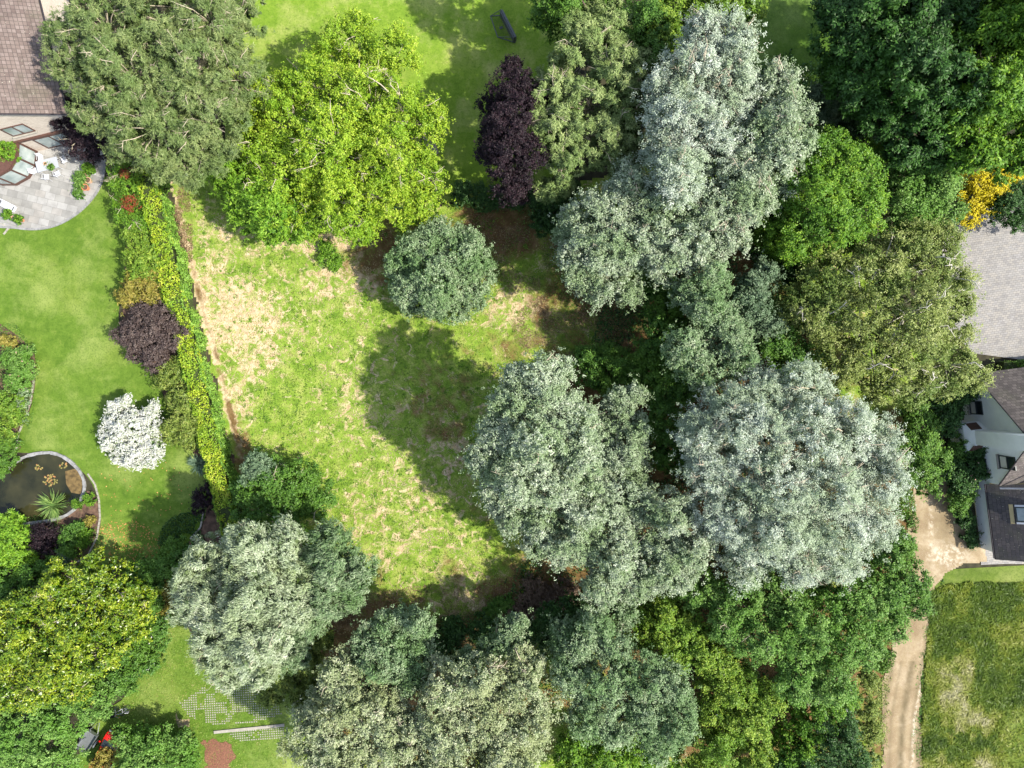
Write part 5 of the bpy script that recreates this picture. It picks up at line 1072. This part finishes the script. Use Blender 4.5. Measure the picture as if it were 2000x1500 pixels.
def car(name, loc, rz, mat, label):
    r_ = empty(name, loc, rz); tag(r_, label, 'car')
    prof = [(-2.0, .30), (-2.05, .62), (-1.95, .86), (-1.55, .93), (-1.25, 1.0), (-.85, 1.36), (-.5, 1.44), (.35, 1.43), (.75, 1.30), (1.25, .98), (1.75, .86), (2.02, .68), (2.05, .45), (2.0, .28)]
    m = MB(); n_ = 9; rows = []
    for (x, z) in prof:
        row = []
        for k in range(n_):
            s = -1+2*k/(n_-1); hw = .84 if z < .95 else .84-.26*(z-.95)/.49; zz = z-.05*abs(s)**4*(z > .5); row.append((x*(1-.03*abs(s)**3), s*hw*(1 if abs(x) < 1.8 else .93), zz))
        rows.append(row)
    for a, b in zip(rows[:-1], rows[1:]):
        for k in range(n_-1): m.face([a[k], a[k+1], b[k+1], b[k]])
    for s in (0, n_-1):
        for a, b in zip(rows[:-1], rows[1:]): m.face([a[s], b[s], (b[s][0], b[s][1], .28), (a[s][0], a[s][1], .28)])
    m.build('body', MAT[mat], r_, smooth=True)
    m = MB(); m.face([(.78, -.62, 1.31), (.78, .62, 1.31), (1.24, .70, 1.02), (1.24, -.70, 1.02)]); m.build('windscreen', MAT['dark_glass'], r_)
    m = MB(); m.face([(-.88, .6, 1.375), (-.88, -.6, 1.375), (-1.24, -.68, 1.035), (-1.24, .68, 1.035)]); m.build('rear_window', MAT['dark_glass'], r_)
    for s in (-1, 1):
        m = MB(); m.face([(-.85, s*.70, 1.3), (.7, s*.70, 1.28), (1.1, s*.845, .97), (-1.1, s*.845, .97)]); m.build('side_window', MAT['dark_glass'], r_)
        m = MB(); m.box((1.95, s*.6, .66), (.14, .3, .14)); m.build('headlight', MAT['glass'], r_, bevel=.03)
        m = MB(); m.box((.85, s*.95, .95), (.12, .18, .12)); m.build('mirror', MAT[mat], r_, bevel=.03)
        for x in (-1.3, 1.3):
            m = MB(); m.tube([(x, s*.68, .31), (x, s*.86, .31)], .31, 20); w_ = m.build('wheel', MAT['black'], r_); m = MB(); m.tube([(x, s*.865, .31), (x, s*.875, .31)], .2, 16); m.build('rim', MAT['grey_metal'], w_)
car('parked_car', P(218, 1462)+Vector((0, 0, .07)), R(62), 'red_paint', 'red car mostly hidden under a leafy shrub at the bottom left')
tr_ = empty('garden_trailer', P(180, 1440)+Vector((0, 0, .07)), R(58)); tag(tr_, 'grey trailer with metal rails and a mudguard left of the red car', 'trailer')
m = MB(); m.box((0, 0, .5), (1.9, 1.1, .05))
for s in (-1, 1): m.box((0, s*.55, .68), (1.9, .03, .32)); m.box((s*.95, 0, .68), (.03, 1.1, .32))
m.build('tray', MAT['grey_metal'], tr_)
for s in (-1, 1):
    m = MB(); m.tube([(0, s*.64, .28), (0, s*.78, .28)], .27, 16); m.build('wheel', MAT['black'], tr_)
    m = MB(); m.tube([(.36*math.cos(a), s*.71, .28+.36*math.sin(a)) for a in [math.pi*k/10 for k in range(11)]], .09, 6); m.build('mudguard', MAT['grey_metal'], tr_, smooth=True)
    m = MB(); m.box((-1.0, s*.45, .48), (.05, .14, .08)); m.build('tail_light', MAT['red_paint'], tr_)
m = MB(); m.tube([(.95, -.4, .48), (1.9, 0, .45), (.95, .4, .48)], .035, 6); m.build('drawbar', MAT['grey_metal'], tr_)
# green garden fence panel and little shed glimpsed at the meadow head
m = MB(); a, b = P(762, 412), P(830, 404); dd = b-a; n_ = 7
r_ = empty('wire_fence', a); tag(r_, 'low green wire fence under the lime-green tree at the meadow head', 'fence')
for k in range(n_+1): m = MB(); q = dd*(k/n_); m.tube([(q.x, q.y, 0), (q.x, q.y, 1.1)], .03, 6); m.build('post', MAT['fence_green'] if 'fence_green' in MAT else MAT['goal_grey'], r_)
MAT['fence_green'] = plain('fence_green', (.02, .16, .10), .5)
m = MB()
for z in (.1, .35, .6, .85, 1.08): m.tube([(0, 0, z), (dd.x, dd.y, z)], .02, 4)
m.build('wire_panel', MAT['fence_green'], r_)
r_ = empty('garden_shed', P(838, 303)); r_.rotation_euler = (0, 0, R(20)); tag(r_, 'small grey wooden shed roof half hidden beside the lime-green tree', 'shed')
m = MB(); m.box((0, 0, 1.0), (1.5, 1.5, 2.0)); m.build('wall', MAT['wood_grey'], r_)
m = MB(); m.box((-.42, 0, 2.2), (.98, 1.75, .05), ry=R(-22)); m.box((.42, 0, 2.2), (.98, 1.75, .05), ry=R(22)); m.build('roof', MAT['wood_grey'], r_)
import sys; print('POLYS', sum(len(o.data.polygons) for o in bpy.data.objects if o.type == 'MESH'), file=sys.stderr)
